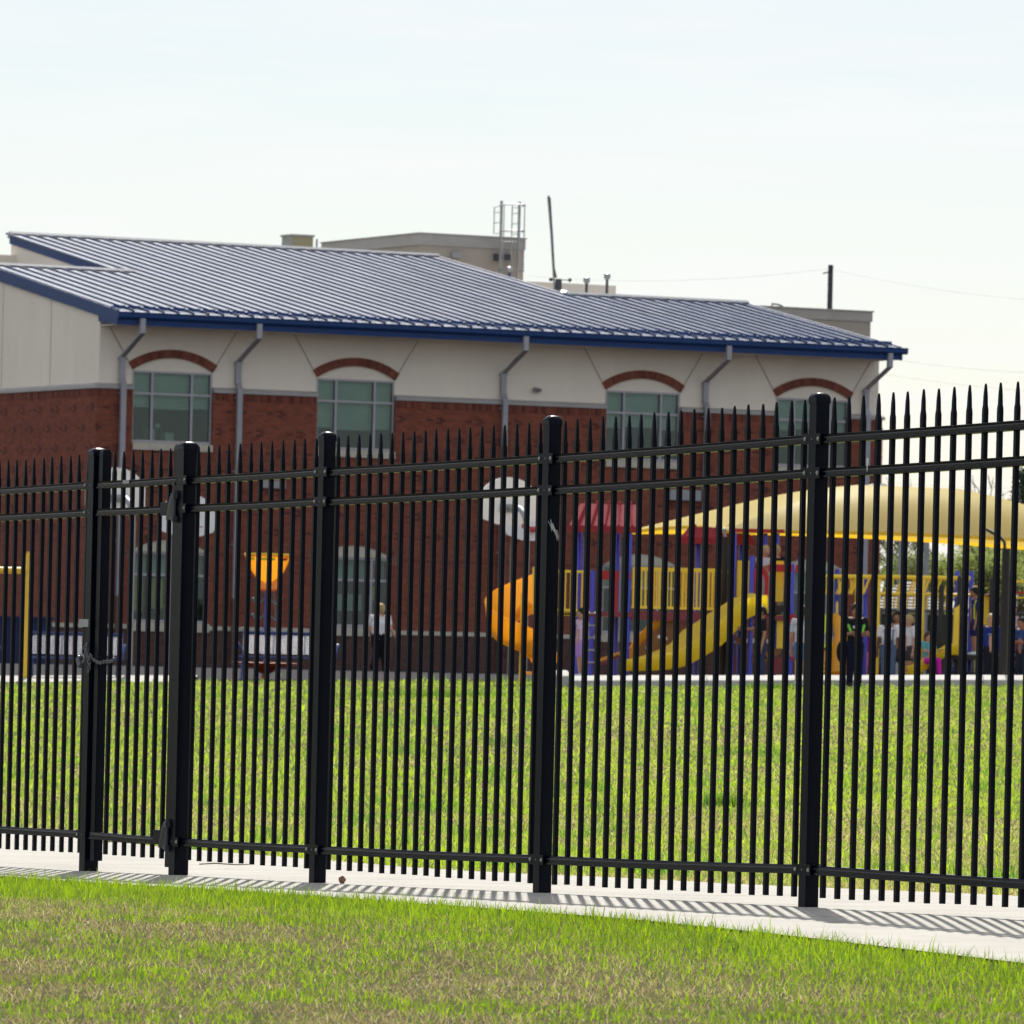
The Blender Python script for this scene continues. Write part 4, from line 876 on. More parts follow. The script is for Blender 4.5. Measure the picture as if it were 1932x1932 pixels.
# roofs
M['roofred'] = mat('red_roof_panel', (.30, .035, .045), .75, 0, .12, .12, 3)
def play_roof(pl0, pr0, ybot, pl1, pr1, ytop, y0, y1, nrib):
    x0, x1 = gp(pl0) - 3, gp(pr0) - 3; a0, a1 = gp(pl1) - 3, gp(pr1) - 3; zb, zt = pl_((pl0 + pr0) / 2, ybot)[2], pl_((pl0 + pr0) / 2, ytop)[2]; ym = (y0 + y1) / 2; k = .10
    def slope(t, side):                          # slightly bowed slope from eave to ridge
        z = zb + k + (zt - zb - k) * t; yy = (y0 if side < 0 else y1) + (ym - (y0 if side < 0 else y1)) * t; return yy, z
    T = np.linspace(0, 1, 7); b = MB()
    for sd in (-1, 1):
        rows = []
        for t in T: yy, z = slope(t, sd); rows.append([(x0 + (a0 - x0) * t, yy, z), (x1 + (a1 - x1) * t, yy, z)])
        b.grid(rows if sd < 0 else [r[::-1] for r in rows])
    for (e0, e1) in ((x0, a0), (x1, a1)):
        rows = [[(e0 + (e1 - e0) * t, slope(t, -1)[0], slope(t, -1)[1]), (e0 + (e1 - e0) * t, slope(t, 1)[0], slope(t, 1)[1])] for t in T]; b.grid(rows)
    b.box((x0 - .02, y0 - .02, zb), (x1 + .02, y1 + .02, zb + k))
    o = b.build('roof', M['roofred'], ps)
    for i in range(nrib):
        f = (i + .5) / nrib; r = MB(); pts = [(x0 + (a0 - x0) * t + ((x1 + (a1 - x1) * t) - (x0 + (a0 - x0) * t)) * f, slope(t, -1)[0] - .012, slope(t, -1)[1] + .012) for t in T]
        r.tube(pts, .022, 6); r.ball((pts[-1][0], pts[-1][1] + .02, pts[-1][2] + .01), .035, 8, 5); r.build('rib', M['roofred'], o, True)
play_roof(2216, 2490, 2076, 2258, 2478, 1966, -.05, 1.10, 5)
play_roof(2656, 2940, 2122, 2690, 2915, 2056, .9, 1.34, 5)
# slides
def chute(path, wid, wall, m_, nm, base=.0, wallo=None, side=(0, 1, 0)):
    """U-shaped trough swept along path; side is the direction across it"""
    b = MB(); rows = []; n = len(path)
    for i, p in enumerate(path):
        p = Vector(p); d = (Vector(path[min(i+1, n-1)]) - Vector(path[max(i-1, 0)])).normalized(); s = Vector(side if not callable(side) else side(i / (n - 1))).normalized(); up = s.cross(d).normalized(); up = up if up.z > 0 else -up
        wl = wall if not callable(wall) else wall(i / (n - 1)); wo = (wallo(i / (n - 1)) if callable(wallo) else (wallo or wl)); h = wid / 2; th = .03
        pr = [(-h - th, wl), (-h, wl + .02), (-h + .03, wl * .5), (-h + .10, .03), (0, 0), (h - .10, .03), (h - .03, wo * .5), (h, wo + .02), (h + th, wo), (h + th - .01, wo * .4), (h - .08, -.035), (0, -.05), (-h + .08, -.035), (-h - th + .01, wl * .4)]
        rows.append([p + s * a + up * c for a, c in pr])
    b.grid(rows, True); b.add(rows[0], [tuple(range(14))]); b.add(rows[-1], [tuple(range(14))[::-1]])
    return b.build(nm, M[m_], ps, True)
key = [(2998, 2386), (2955, 2388), (2918, 2406), (2884, 2440), (2850, 2476), (2812, 2512), (2770, 2540), (2725, 2566), (2680, 2590), (2635, 2602), (2590, 2607), (2540, 2609), (2490, 2610), (2445, 2610)]
chute([pl_(px, py, PY - .55) for px, py in key], .62, lambda t: (.26 if t < .6 else .26 - .30 * (t - .6)), 'slide', 'wave_slide', wallo=lambda t: (.26 + .75 * t if t < .35 else .52 if t < .55 else .52 - .95 * (t - .55)))
key = [(2650, 2420), (2600, 2440), (2550, 2475), (2505, 2520), (2475, 2575), (2455, 2612)]
o = chute([pl_(px, py, PY + .55) for px, py in key], .75, .14, 'orange', 'curved_climber')
b = MB(); rows = [[Vector(pl_(px, py, PY + .12)) + Vector((0, 0, .03)), Vector(pl_(px + 8, min(2612, py + 90 + i * 4), PY + .12))] for i, (px, py) in enumerate(key)]; b.grid(rows); b.grid([[p + Vector((0, .03, 0)) for p in r] for r in rows]); b.build('climber_side', M['brown'], o)
for px, py in ((2575, 2488), (2600, 2495), (2530, 2530), (2622, 2520)):
    b = MB(); b.ball(pl_(px, py, PY + .10), .035, 8, 6); b.build('hand_hold', M['white'], o, True)
cxp = pl_(2045, 2400, PY + .1); RS_ = .40; path = []; N = 60
for i in range(N):
    t = i / (N - 1); a = R(48 + 300 * t); path.append((cxp[0] + RS_ * math.cos(a), cxp[1] + .25 + RS_ * math.sin(a), .18 + (DZ - .12) * (1 - t) ** 1.05))
chute(path, .46, lambda t: .16, 'orange', 'spiral_slide', wallo=lambda t: .66 - .34 * t if t < .9 else .2, side=lambda t: (math.cos(R(48 + 300 * t)), math.sin(R(48 + 300 * t)), 0))
b = MB(); b.tube([(cxp[0], cxp[1] + .25, -.2), (cxp[0], cxp[1] + .25, DZ + .3)], .06, 12); b.build('slide_column', M['yellow'], ps, True)
b = MB(); e = path[-1]; b.box((e[0] - .35, e[1] - .3, .0), (e[0] + .1, e[1] + .3, .05)); b.build('slide_foot', M['orange'], ps)
b = MB(); b.tube([pl_(2089, 2215, PY), pl_(2089, 2400, PY)], .04, 10); b.ball(pl_(2100, 2213, PY), .05); b.build('entry_post', M['yellow'], ps, True)
# climbers and low pieces
b = MB(); b.hexa([pl_(2325, 2590), pl_(2420, 2560), pl_(2420, 2560, PY + .8), pl_(2325, 2590, PY + .8), pl_(2325, 2578), pl_(2420, 2545), pl_(2420, 2545, PY + .8), pl_(2325, 2578, PY + .8)]); b.build('ramp_step', M['orange'], ps)
b = MB(); b.hexa([pl_(2345, 2600), pl_(2415, 2570), pl_(2415, 2570, PY + .8), pl_(2345, 2600, PY + .8), pl_(2345, 2590), pl_(2415, 2556), pl_(2415, 2556, PY + .8), pl_(2345, 2590, PY + .8)]); b.build('ramp_step', M['maroon'], ps)
b = MB(); b.hexa([pl_(2862, 2500), pl_(2990, 2590), pl_(2990, 2590, PY + 1), pl_(2862, 2500, PY + 1), pl_(2868, 2480), pl_(3000, 2570), pl_(3000, 2570, PY + 1), pl_(2868, 2480, PY + 1)]); b.build('climbing_ramp', M['brown'], ps)
b = MB(); b.hexa([pl_(2910, 2600), pl_(3050, 2555), pl_(3050, 2555, PY + 1), pl_(2910, 2600, PY + 1), pl_(2905, 2575), pl_(3050, 2530), pl_(3050, 2530, PY + 1), pl_(2905, 2575, PY + 1)]); b.build('climbing_ramp', M['brown'], ps)
for i in range(5):
    b = MB(); zz = .25 + i * .22; b.tube([(gp(2300) - 3, -.12, zz), (gp(2300) - 3 + .12, -.16, zz)], .018, 6); b.build('rung', M['steel'], ps)

# monkey bars and the tower at their right end
mk = thing('monkey_bars', 'yellow overhead ladder with hanging triangular rungs in the playground', 'monkey bars', (3.0, PY, ZG))
PM = PY + .6
for Y in (PM, PM + 1.0):
    b = MB(); b.tube([pl_(3215, 2252, Y), pl_(3500, 2254, Y), pl_(3790, 2260, Y)], .042, 8); b.build('side_beam', M['yellow'], mk, True)
for i in range(12):
    px = 3232 + i * 47; a = Vector(pl_(px + 24, 2258, PM)); c = Vector(pl_(px, 2318, PM)); d = Vector((0, 1.0, 0))
    b = MB(); b.tube([a, c, c + d, a + d], .020, 6); b.tube([c, Vector(pl_(px + 24 if i > 5 else px - 3, 2262, PM))], .016, 6); b.build('hanging_rung', M['yellow'], mk, True)
b = MB(); b.tube([pl_(3415, 2319, PM - .02), pl_(3790, 2324, PM - .02)], .03, 6); b.build('lower_rail', M['yellow'], mk, True)
for i in range(8):
    px = 3420 + i * 38; b = MB(); b.tube([pl_(px, 2322, PM + .5), pl_(px - 6, 2372, PM + .5), pl_(px + 8, 2378, PM + .5), pl_(px + 14, 2324, PM + .5)], .016, 6); b.build('swing_grip', M['yellow'], mk, True)
for px, Y in ((3434, PM - .3), (3346, PM + 1), (3608, PM - .3)): ppost(px, 2262, Y, .028, 'yellow', mk)
for px, Y, yt in ((3383, PM + .2, 2262), (3270, PM + 1.1, 2222), (3296, PM + 1.1, 2222)): ppost(px, yt, Y, .045, 'blue', mk)
cl = thing('lime_climber', 'small orange and lime climber with slide right of the tallest post', 'climber', (3.0, PY, ZG))
b = MB(); b.hexa([pl_(3214, 2480), pl_(3238, 2470), pl_(3238, 2470, PY + .5), pl_(3214, 2480, PY + .5), pl_(3214, 2400), pl_(3236, 2398), pl_(3236, 2398, PY + .5), pl_(3214, 2400, PY + .5)]); b.build('lime_panel', M['lime'], cl)
b = MB(); b.tube([pl_(3274, 2632, PY - .2), pl_(3278, 2560, PY - .1), pl_(3284, 2480, PY), pl_(3272, 2420, PY + .1), pl_(3264, 2404, PY + .3)], [.16, .15, .12, .09, .05], 12); b.build('slide_hump', M['orange'], cl, True)
b = MB(); b.hexa([pl_(3210, 2632), pl_(3262, 2632), pl_(3262, 2632, PY + .5), pl_(3210, 2632, PY + .5), pl_(3214, 2540), pl_(3262, 2552), pl_(3262, 2552, PY + .5), pl_(3214, 2540, PY + .5)]); b.build('slide_bed', M['orange'], cl)
for i in range(3): b = MB(); b.tube([pl_(3212, 2580 + i * 22, PY - .05), pl_(3240, 2580 + i * 22, PY - .05)], .02, 6); b.build('rung', M['yellow'], cl, True)
b = MB(); b.hexa([pl_(3214, 2530), pl_(3270, 2528), pl_(3270, 2528, PY + .5), pl_(3214, 2530, PY + .5), pl_(3214, 2515), pl_(3270, 2500), pl_(3270, 2500, PY + .5), pl_(3214, 2515, PY + .5)]); b.build('lime_step', M['lime'], cl)
for px in (3236, 3270): ppost(px, 2350, PY + .3, .02, 'yellow', cl)

tw = thing('play_tower', 'low play tower with dark posts, brown deck and yellow slide at right', 'play tower', (3.0, PY, ZG))
for px, yt, Y in ((3678, 2285, PY), (3750, 2250, PY), (3876, 2258, PY + .2), (3948, 2255, PY + .2), (4040, 2258, PY)): ppost(px, yt, Y, .05, 'darkbrown', tw)
for px, yt, Y in ((3740, 2230, PY + 1.2), (3795, 2230, PY + 1.3), (3949, 2230, PY + 1.3)): ppost(px, yt, Y, .045, 'blue', tw)
DT = pl_(3800, 2560)[2]
b = MB(); b.box((gp(3682) - 3, -.05, DT - .08), (gp(4060) - 3, 1.4, DT)); b.build('deck', M['darkbrown'], tw)
b = MB(); b.box((gp(3700) - 3, -.02, .02), (gp(4060) - 3, .02, DT - .3)); b.build('skirt_panel', M['darkbrown'], tw)
def tpanel(pa, pb, ya, yb, y, m_, nm='panel'): b = MB(); b.box((gp(pa) - 3, y, pl_(pa, yb)[2]), (gp(pb) - 3, y + .03, pl_(pa, ya)[2])); b.build(nm, M[m_], tw)
tpanel(3812, 3832, 2285, 2500, .9, 'yellow'); tpanel(3852, 3880, 2320, 2440, .95, 'yellow')
b = MB(); b.bar(pl_(3846, 2326, PY + .9), pl_(3892, 2316, PY + .9), .9, .03); b.build('small_roof', M['maroon'], tw)
tpanel(3704, 3790, 2372, 2378, 1.3, 'yellow', 'rail'); tpanel(3940, 4060, 2265, 2275, .2, 'yellow', 'rail'); tpanel(3950, 4060, 2330, 2336, .2, 'yellow', 'rail'); tpanel(3970, 4060, 2310, 2318, .6, 'red', 'rail')
ps_keep = ps; ps = tw
key = [(3738, 2545), (3712, 2548), (3680, 2562), (3645, 2585), (3610, 2608), (3575, 2626), (3545, 2634)]
chute([pl_(px, py, PY - .1) for px, py in key], .55, .13, 'slide', 'small_slide')
ps = ps_keep
b = MB(); x0, x1 = gp(3722) - 3, gp(3746) - 3; b.hexa([(x0, -.1, DT), (x1, -.1, DT), (x1, .02, DT), (x0, .02, DT), (x0 + .02, -.1, pl_(3730, 2380)[2]), (x1, -.1, pl_(3730, 2362)[2]), (x1, .02, pl_(3730, 2362)[2]), (x0 + .02, .02, pl_(3730, 2380)[2])]); b.build('slide_cheek', M['yellow'], tw)
b = MB(); b.tube([pl_(3628, 2632, PY - .3), pl_(3632, 2600, PY - .3), pl_(3644, 2590, PY - .3)], .018, 6); b.build('hand_loop', M['darkbrown'], tw, True)
for px in (3690, 3720): b = MB(); b.bar(pl_(px, 2632, PY + .4), pl_(px + 20, 2570, PY + .4), .05, .05); b.build('brace', M['blue'], tw)

# shade canopy: hipped cloth on four dark posts
sc = thing('shade_canopy', 'big pale yellow fabric shade canopy stretched over the playground', 'shade canopy', (0, 0, 0))
A = at(2452, 2074, 125.0); Bp = at(2830, 2071, 118.0)            # back-left and front-left corner
ev = (A - Bp); ev.z = 0; fv = Vector((-ev.y, ev.x, 0)); fv = -fv if fv.x < 0 else fv; fv.normalize(); Wd = 8.2
Cn = Bp + fv * Wd; Cn.z = Bp.z - .12; Dn = A + fv * Wd; Dn.z = A.z - .12
mid = (A + Bp + Cn + Dn) / 4; top_ = mid - ev.normalized() * 1.5; zr = at(3400, 1896, top_.y).z
r0 = top_ - fv * 1.0; r1 = top_ + fv * .9; r0.z = zr; r1.z = zr - .02
def hip(P, Q, T0, T1, n=16, m=14, sag=.30, bow=.16):   # panel between eave P-Q and ridge T0-T1, edges pulled in
    rows = []
    for j in range(m + 1):
        t = j / m; row = []
        for i in range(n + 1):
            s = i / n; e = P.lerp(Q, s); tt = T0.lerp(T1, s); inward = ((mid - e) * Vector((1, 1, 0))).normalized() * sag * 4 * s * (1 - s)
            e = e + inward + Vector((0, 0, .10 * 4 * s * (1 - s))); q = e.lerp(tt, t); q.z += bow * math.sin(math.pi * t) * (.4 + .6 * 4 * s * (1 - s)); row.append(q)
        rows.append(row)
    return rows
for P, Q, T0, T1, nm in ((A, Bp, r0, r0, 'cloth_panel'), (Bp, Cn, r0, r1, 'cloth_panel'), (Cn, Dn, r1, r1, 'cloth_panel'), (Dn, A, r1, r0, 'cloth_panel')):
    rows = hip(P, Q, T0, T1); b = MB(); b.grid(rows); o = b.build(nm, M['canopy'], sc, True)
    b = MB(); b.grid([rows[0], [p + Vector((0, 0, -.06)) for p in rows[0]]]); b.build('hem', M['hem'], o)
for P, px in ((A, 2435), (Bp, 2826), (Cn, None), (Dn, None)):
    q = P.copy() if px is None else at(px, 2400, P.y); b = MB(); b.tube([(q.x, q.y, -.2), (q.x, q.y, P.z - .12)], .065, 12); o = b.build('post', M['darkbrown'], sc, True)
    b = MB(); b.tube([(q.x, q.y, P.z - .14), (P.x, P.y, P.z - .02)], .025, 6); b.ball((P.x, P.y, P.z), .04, 8, 6); b.build('tension_hook', M['steel'], o, True)
q = at(3925, 2400, 115.6); b = MB(); b.tube([(q.x, q.y, -.2), (q.x, q.y, at(3925, 2142, 115.6).z)], .075, 12); o = b.build('post', M['darkbrown'], sc, True)
b = MB(); b.tube([at(3925, 2145, 115.6), at(3924, 2118, 115.6), at(3908, 2098, 115.7), at(3855, 2068, 116.0)], .03, 8); b.build('arm', M['darkbrown'], o, True)

# grey pole further back, olive screen, pale shed, iron fence
p = at(3621, 2078, 165); o = MB(); o.tube([(0, 0, -.3), (0, 0, p.z + 1)], .07, 10); o = o.build('steel_post', M['polegrey'], smooth=True); o.location = (p.x, p.y, 0); tag(o, 'straight grey steel pole behind the monkey bars', 'pole')
en = thing('screen_fence', 'dark olive screened fence behind the monkey bars', 'fence', (0, 165, 0))
xa, xb = at(3440, 2400, 165).x, at(4250, 2400, 165).x; zt = at(3550, 2395, 165).z
for i in range(9): x = xa + (xb - xa) * i / 8; MB().tube([(x, -.05, -.3), (x, -.05, zt + .12)], .04, 8).build('post', M['darksteel'], en, True)
for i in range(3 * 8): x = xa + (xb - xa) * i / 24; MB().box((x + .01, -.01, .0), (x + (xb - xa) / 24 - .01, .01, zt - .03)).build('screen_panel', M['olive'], en)
b = MB(); b.tube([(xa, -.05, zt + .06), (xb, -.05, zt + .06)], .025, 8); b.build('top_rail', M['darksteel'], en, True)
sh = thing('distant_house', 'pale grey shingled house roof seen through the monkey bars', 'house', (0, 212, 0))
xa, xb = at(3400, 2300, 212).x, at(3735, 2300, 212).x; z0, z1 = at(3550, 2385, 212).z, at(3550, 2272, 212).z
MB().box((xa + .4, .3, -.3), (xb - .4, 7, z0)).build('wall', M['stone'], sh)
for j in range(9):
    t0, t1 = j / 9, (j + 1) / 9; b = MB(); b.hexa([(xa + 1.2 * t0, 3.6 * t0, z0 + (z1 - z0) * t0), (xb - 1.2 * t0, 3.6 * t0, z0 + (z1 - z0) * t0), (xb - 1.2 * t1, 3.6 * t1, z0 + (z1 - z0) * t1), (xa + 1.2 * t1, 3.6 * t1, z0 + (z1 - z0) * t1),
        (xa + 1.2 * t0, 3.6 * t0 - .04, z0 + (z1 - z0) * t0 + .07), (xb - 1.2 * t0, 3.6 * t0 - .04, z0 + (z1 - z0) * t0 + .07), (xb - 1.2 * t1, 3.6 * t1, z0 + (z1 - z0) * t1 + .03), (xa + 1.2 * t1, 3.6 * t1, z0 + (z1 - z0) * t1 + .03)]); b.build('shingle_row', M['shingle'], sh)

# ------------------------------------------------------------------ people
PM_ = {}
def cloth(col, rough=.9):
    k = tuple(col)
    if k not in PM_: PM_[k] = mat('fabric_%d' % len(PM_), col, rough, 0, .2, .12, 9, .25, 25)
    return PM_[k]
SKIN = {'light': (.50, .29, .21), 'tan': (.36, .19, .12), 'dark': (.12, .06, .035)}
HAIR = {'black': (.012, .010, .009), 'brown': (.06, .035, .02), 'blond': (.42, .30, .13)}
def capsule(b, p, r0, q, r1, n=10, flat=1.0):
    p, q = Vector(p), Vector(q); b.tube([p, p.lerp(q, .5), q], [r0, (r0 + r1) / 2, r1], n, True, flat); b.ball(p, r0, n, 6); b.ball(q, r1, n, 6)
def remesh(o, vox):
    m = o.modifiers.new('skin', 'REMESH'); m.mode = 'VOXEL'; m.voxel_size = vox; m.use_smooth_shade = True
    s = o.modifiers.new('relax', 'SMOOTH'); s.factor = .5; s.iterations = 3
def person(px, yfeet, Y, h, rz, label, shirt, pants, skin='light', hair='brown', arms='down', legs='stand', sleeve=.6, pant=1.0, hairlen=0.0, shoe=(.03, .03, .035), wide=1.0, lean=0.0, z=None, extra=None, stripe=None):
    p0 = at(px, yfeet, Y); zb = p0.z if z is None else z
    t = thing('person', label, 'person', (p0.x, p0.y, zb), rz, 'people in the schoolyard'); H = h; W_ = wide
    sk = cloth(SKIN[skin], .55); V = lambda x, y, zz: Vector((x * H, y * H, zz * H))
    sit = legs == 'sit'; dz = -.23 if sit else 0
    ly = -lean
    hipz, chz, shz = .52 + dz, .70 + dz, .805 + dz
    hc, nk, hd = V(0, 0, hipz), V(0, ly * .8, .845 + dz), V(0, ly * 1.0 - .012, .925 + dz)
    hip = [V(s * .050 * W_, 0, .50 + dz) for s in (-1, 1)]; sho = [V(s * .105 * W_, ly * .75, shz) for s in (-1, 1)]
    if legs == 'stand': kn = [V(s * .052, -.008, .275) for s in (-1, 1)]; an = [V(s * .054, .008, .045) for s in (-1, 1)]
    elif legs == 'walk': kn = [V(-.05, -.07, .29), V(.05, -.03, .27)]; an = [V(-.055, -.10, .05), V(.05, .11, .09)]
    else: kn = [V(s * .075, -.21, .29) for s in (-1, 1)]; an = [V(s * .07, -.25, .05) for s in (-1, 1)]
    def armset(k):
        if k == 'down': return [(V(s * .135 * W_, ly * .6 + .012, .615 + dz), V(s * .145 * W_, ly * .6 - .03, .455 + dz)) for s in (-1, 1)]
        if k == 'fold': return [(V(s * .135 * W_, ly * .6 - .02, .63 + dz), V(-s * .02 , ly * .6 - .125, .645 + dz)) for s in (-1, 1)]
        if k == 'reach': return [(V(s * .12 * W_, ly * .6 - .09, .665 + dz), V(s * .09, ly * .6 - .225, .69 + dz)) for s in (-1, 1)]
        if k == 'one': return [(V(-.12 * W_, -.10, .69 + dz), V(-.10, -.24, .70 + dz)), (V(.135 * W_, .01, .615 + dz), V(.145 * W_, -.03, .455 + dz))]
        if k == 'swing': return [(V(-.16 * W_, .05, .63 + dz), V(-.21 * W_, -.02, .49 + dz)), (V(.14 * W_, -.03, .62 + dz), V(.15 * W_, -.12, .50 + dz))]
    ar = armset(arms)
    b = MB()
    b.ball(hd, (.060 * H, .070 * H, .078 * H), 14, 10); b.ball(hd + V(0, -.030, -.040), (.036 * H, .034 * H, .036 * H), 10, 8)
    b.ball(hd + V(0, -.070, -.010), (.010 * H, .016 * H, .014 * H), 8, 6)
    for s in (-1, 1): b.ball(hd + V(s * .060, .005, -.005), (.009 * H, .016 * H, .022 * H), 8, 6)
    capsule(b, V(0, ly * .75, .80 + dz), .036 * H, hd + V(0, .01, -.05), .031 * H)
    capsule(b, hc, .068 * H, V(0, ly * .5, chz), .070 * H); capsule(b, sho[0], .034 * H, sho[1], .034 * H)
    for i in (0, 1):
        capsule(b, sho[i], .033 * H, ar[i][0], .025 * H); capsule(b, ar[i][0], .025 * H, ar[i][1], .018 * H)
        capsule(b, hip[i], .052 * H, kn[i], .036 * H); capsule(b, kn[i], .036 * H, an[i], .023 * H)
    bo = b.build('body', sk, t); remesh(bo, .0125)
    # hands: palm, four fingers, thumb
    for i in (0, 1):
        s = -1 if i == 0 else 1; d = (ar[i][1] - ar[i][0]).normalized(); sd = d.cross(Vector((0, 1, 0))); sd = (sd if sd.length > .1 else Vector((1, 0, 0))).normalized(); nn = sd.cross(d).normalized(); c = ar[i][1]
        b = MB(); b.tube([c - d * .01 * H, c + d * .02 * H, c + d * .052 * H], [.016 * H, .024 * H, .022 * H], 8, True, .55)
        for k_, (o_, ln) in enumerate(((-.016, .036), (-.006, .045), (.005, .043), (.015, .033))):
            q = c + d * .05 * H + sd * o_ * H; b.tube([q, q + d * ln * .5 * H + nn * .004 * H, q + d * ln * .9 * H + nn * .014 * H], [.0062 * H, .0056 * H, .004 * H], 6)
        q = c + d * .016 * H + sd * s * .020 * H; b.tube([q, q + d * .022 * H + sd * s * .014 * H, q + d * .042 * H + sd * s * .012 * H], [.0075 * H, .0065 * H, .0045 * H], 6)
        b.build('hand', sk, t, True)
    # eyes and mouth
    for s in (-1, 1): MB().ball(hd + V(s * .024, -.062, .006), (.009 * H, .006 * H, .005 * H), 8, 5).build('eye', cloth((.03, .02, .02), .4), bo, True)
    MB().ball(hd + V(0, -.063, -.042), (.018 * H, .006 * H, .004 * H), 8, 5).build('mouth', cloth((.30, .10, .09), .6), bo, True)
    # hair
    b = MB(); rows = []; hm = cloth(HAIR[hair], .6); rh = random.Random(int(px)); low = -.25 if hairlen == 0 else -.45
    for i in range(8):
        row = []
        for k_ in range(16):
            a = 2 * math.pi * k_ / 16; front = max(0, -math.sin(a)); th = math.pi * (i / 7) * (.62 - .26 * front)
            r = 1.10 + rh.uniform(-.02, .03); row.append(hd + V(.060 * r * math.sin(th) * math.cos(a), .072 * r * math.sin(th) * math.sin(a) + .004, .080 * r * math.cos(th)))
        rows.append(row)
    b.grid(rows, True); rows2 = [[hd + (p - hd) * .9 for p in rows[-1]]]; b.grid([rows[-1], rows2[0]], True)
    if hairlen: capsule(b, hd + V(0, .055, .0), .045 * H, hd + V(0, .075, -hairlen), .022 * H, 8)
    b.build('hair', hm, t, True)
    # shirt
    b = MB(); e = .011 * H; lowz = .47 + dz
    capsule(b, V(-.028 * W_, 0, lowz + .05), .062 * H * W_, V(-.035 * W_, ly * .55, chz), .060 * H * W_); capsule(b, V(.028 * W_, 0, lowz + .05), .062 * H * W_, V(.035 * W_, ly * .55, chz), .060 * H * W_)
    capsule(b, sho[0] + V(.02, 0, -.015), .042 * H, sho[1] + V(-.02, 0, -.015), .042 * H); capsule(b, V(0, ly * .6, chz), .07 * H * W_, V(0, ly * .75, shz - .01), .05 * H)
    for i in (0, 1):
        if sleeve <= 1: capsule(b, sho[i], .042 * H, sho[i].lerp(ar[i][0], sleeve), .037 * H)
        else: capsule(b, sho[i], .042 * H, ar[i][0], .034 * H); capsule(b, ar[i][0], .034 * H, ar[i][0].lerp(ar[i][1], .92), .025 * H)
    o = b.build('shirt', cloth(shirt), t); remesh(o, .013)
    if stripe:
        b = MB()
        for s in (-1, 1): b.tube([sho[0 if s < 0 else 1] + V(s * .03, -.02, .01), V(s * .10 * W_, -.035, chz), V(s * .092 * W_, -.03, lowz + .06)], .014 * H, 6)
        b.build('side_stripe', cloth(stripe), o, True)
    # trousers or shorts
    b = MB(); capsule(b, hip[0] + V(.015, 0, .03), .064 * H * W_, hip[1] + V(-.015, 0, .03), .064 * H * W_)
    for i in (0, 1):
        if pant < .99: capsule(b, hip[i], .062 * H * W_, hip[i].lerp(kn[i], pant), .056 * H * W_)
        else: capsule(b, hip[i], .062 * H * W_, kn[i], .048 * H * W_); capsule(b, kn[i], .048 * H * W_, an[i] + V(0, 0, -.005), .040 * H * W_)
    o = b.build('trousers' if pant >= .99 else 'shorts', cloth(pants), t); remesh(o, .013)
    for i in (0, 1):
        b = MB(); b.ball(an[i] + V(0, -.035, -.022), (.030 * H, .075 * H, .024 * H), 10, 7); b.ball(an[i] + V(0, .005, -.010), (.028 * H, .036 * H, .034 * H), 10, 7); b.build('shoe', cloth(shoe, .7), t, True)
    if extra: extra(t, H, V, dz)
    return t
ZB = ZG + .005
NV = (.02, .03, .09)
person(1480, 2640, 160, 1.66, R(155), 'blond woman in white top and wide black trousers walking away by the school wall', (.72, .70, .74), (.008, .008, .012), 'light', 'blond', 'swing', 'walk', .55, 1.0, 0, (.6, .6, .6), 1.30, z=g1(-7, 160) + .02)
person(2270, 2614, 116.4, 1.22, R(-60), 'girl in lavender top and purple shorts standing by the left end of the curb', (.62, .46, .66), (.42, .24, .62), 'light', 'black', 'down', 'stand', .25, .75, .16, (.5, .5, .6), z=ZB - .02)
person(2985, 2330, 118.0, 1.25, R(20), 'child in pale grey shirt on the upper deck, left of the pair', (.52, .54, .60), (.45, .40, .45), 'light', 'blond', 'one', 'stand', .6, 1, 0, z=ZG + DZ)
person(3028, 2330, 118.3, 1.27, R(-30), 'fair-haired child in black top on the upper deck, right of the pair', (.015, .015, .02), (.30, .27, .30), 'light', 'blond', 'down', 'stand', .4, .8, .06, z=ZG + DZ)
person(2972, 2624, 116.2, 1.30, R(-80), 'dark-haired boy in black shirt and jeans reaching towards the climbing ramp', (.012, .012, .018), (.03, .045, .11), 'tan', 'black', 'one', 'stand', .6, 1, 0, z=ZB)
person(3128, 2692, 112.6, 1.38, R(160), 'long-haired girl in denim shorts half hidden by the tallest fence post', (.55, .58, .66), (.10, .17, .30), 'light', 'brown', 'down', 'stand', .6, .6, .17, (.6, .7, .75), z=g1(6, 112.6))
def collar(t, H, V, dz):
    b = MB(); 
    for s in (-1, 1): b.tube([V(s * .125, .0, .79), V(s * .10, -.05, .74), V(s * .07, -.075, .66)], .018 * H, 6)
    b.build('green_trim', cloth((.22, .62, .08)), t, True)
    b = MB(); b.box(V(-.05, -.088, .70), V(.03, -.080, .735)); b.build('chest_print', cloth((.5, .5, .55)), t)
def jacket(t, H, V, dz):
    collar(t, H, V, dz); b = MB(); b.ball(V(-.17, .0, .42), (.055 * H, .05 * H, .13 * H), 10, 8); b.build('hanging_bag', cloth((.01, .01, .012)), t, True)
person(3335, 2678, 113.0, 1.43, R(12), 'boy in black and green shirt and dark trousers standing before the curb, looking down', (.012, .016, .02), (.008, .010, .03), 'tan', 'black', 'fold', 'stand', .6, 1, 0, (.02, .02, .02), 1.08, .03, z=g1(6.4, 113), extra=jacket)
person(3376, 2637, 118.5, 1.0, R(100), 'small child in pink leggings bending behind the boy in black', (.25, .05, .30), (.75, .20, .50), 'light', 'brown', 'reach', 'stand', .6, 1, .1, lean=.10, z=ZB)
person(3402, 2637, 119.0, .98, R(60), 'small child in dark purple crouching right of the pink leggings', (.13, .04, .18), (.05, .03, .10), 'dark', 'black', 'reach', 'sit', 1.2, 1, 0, z=ZB)
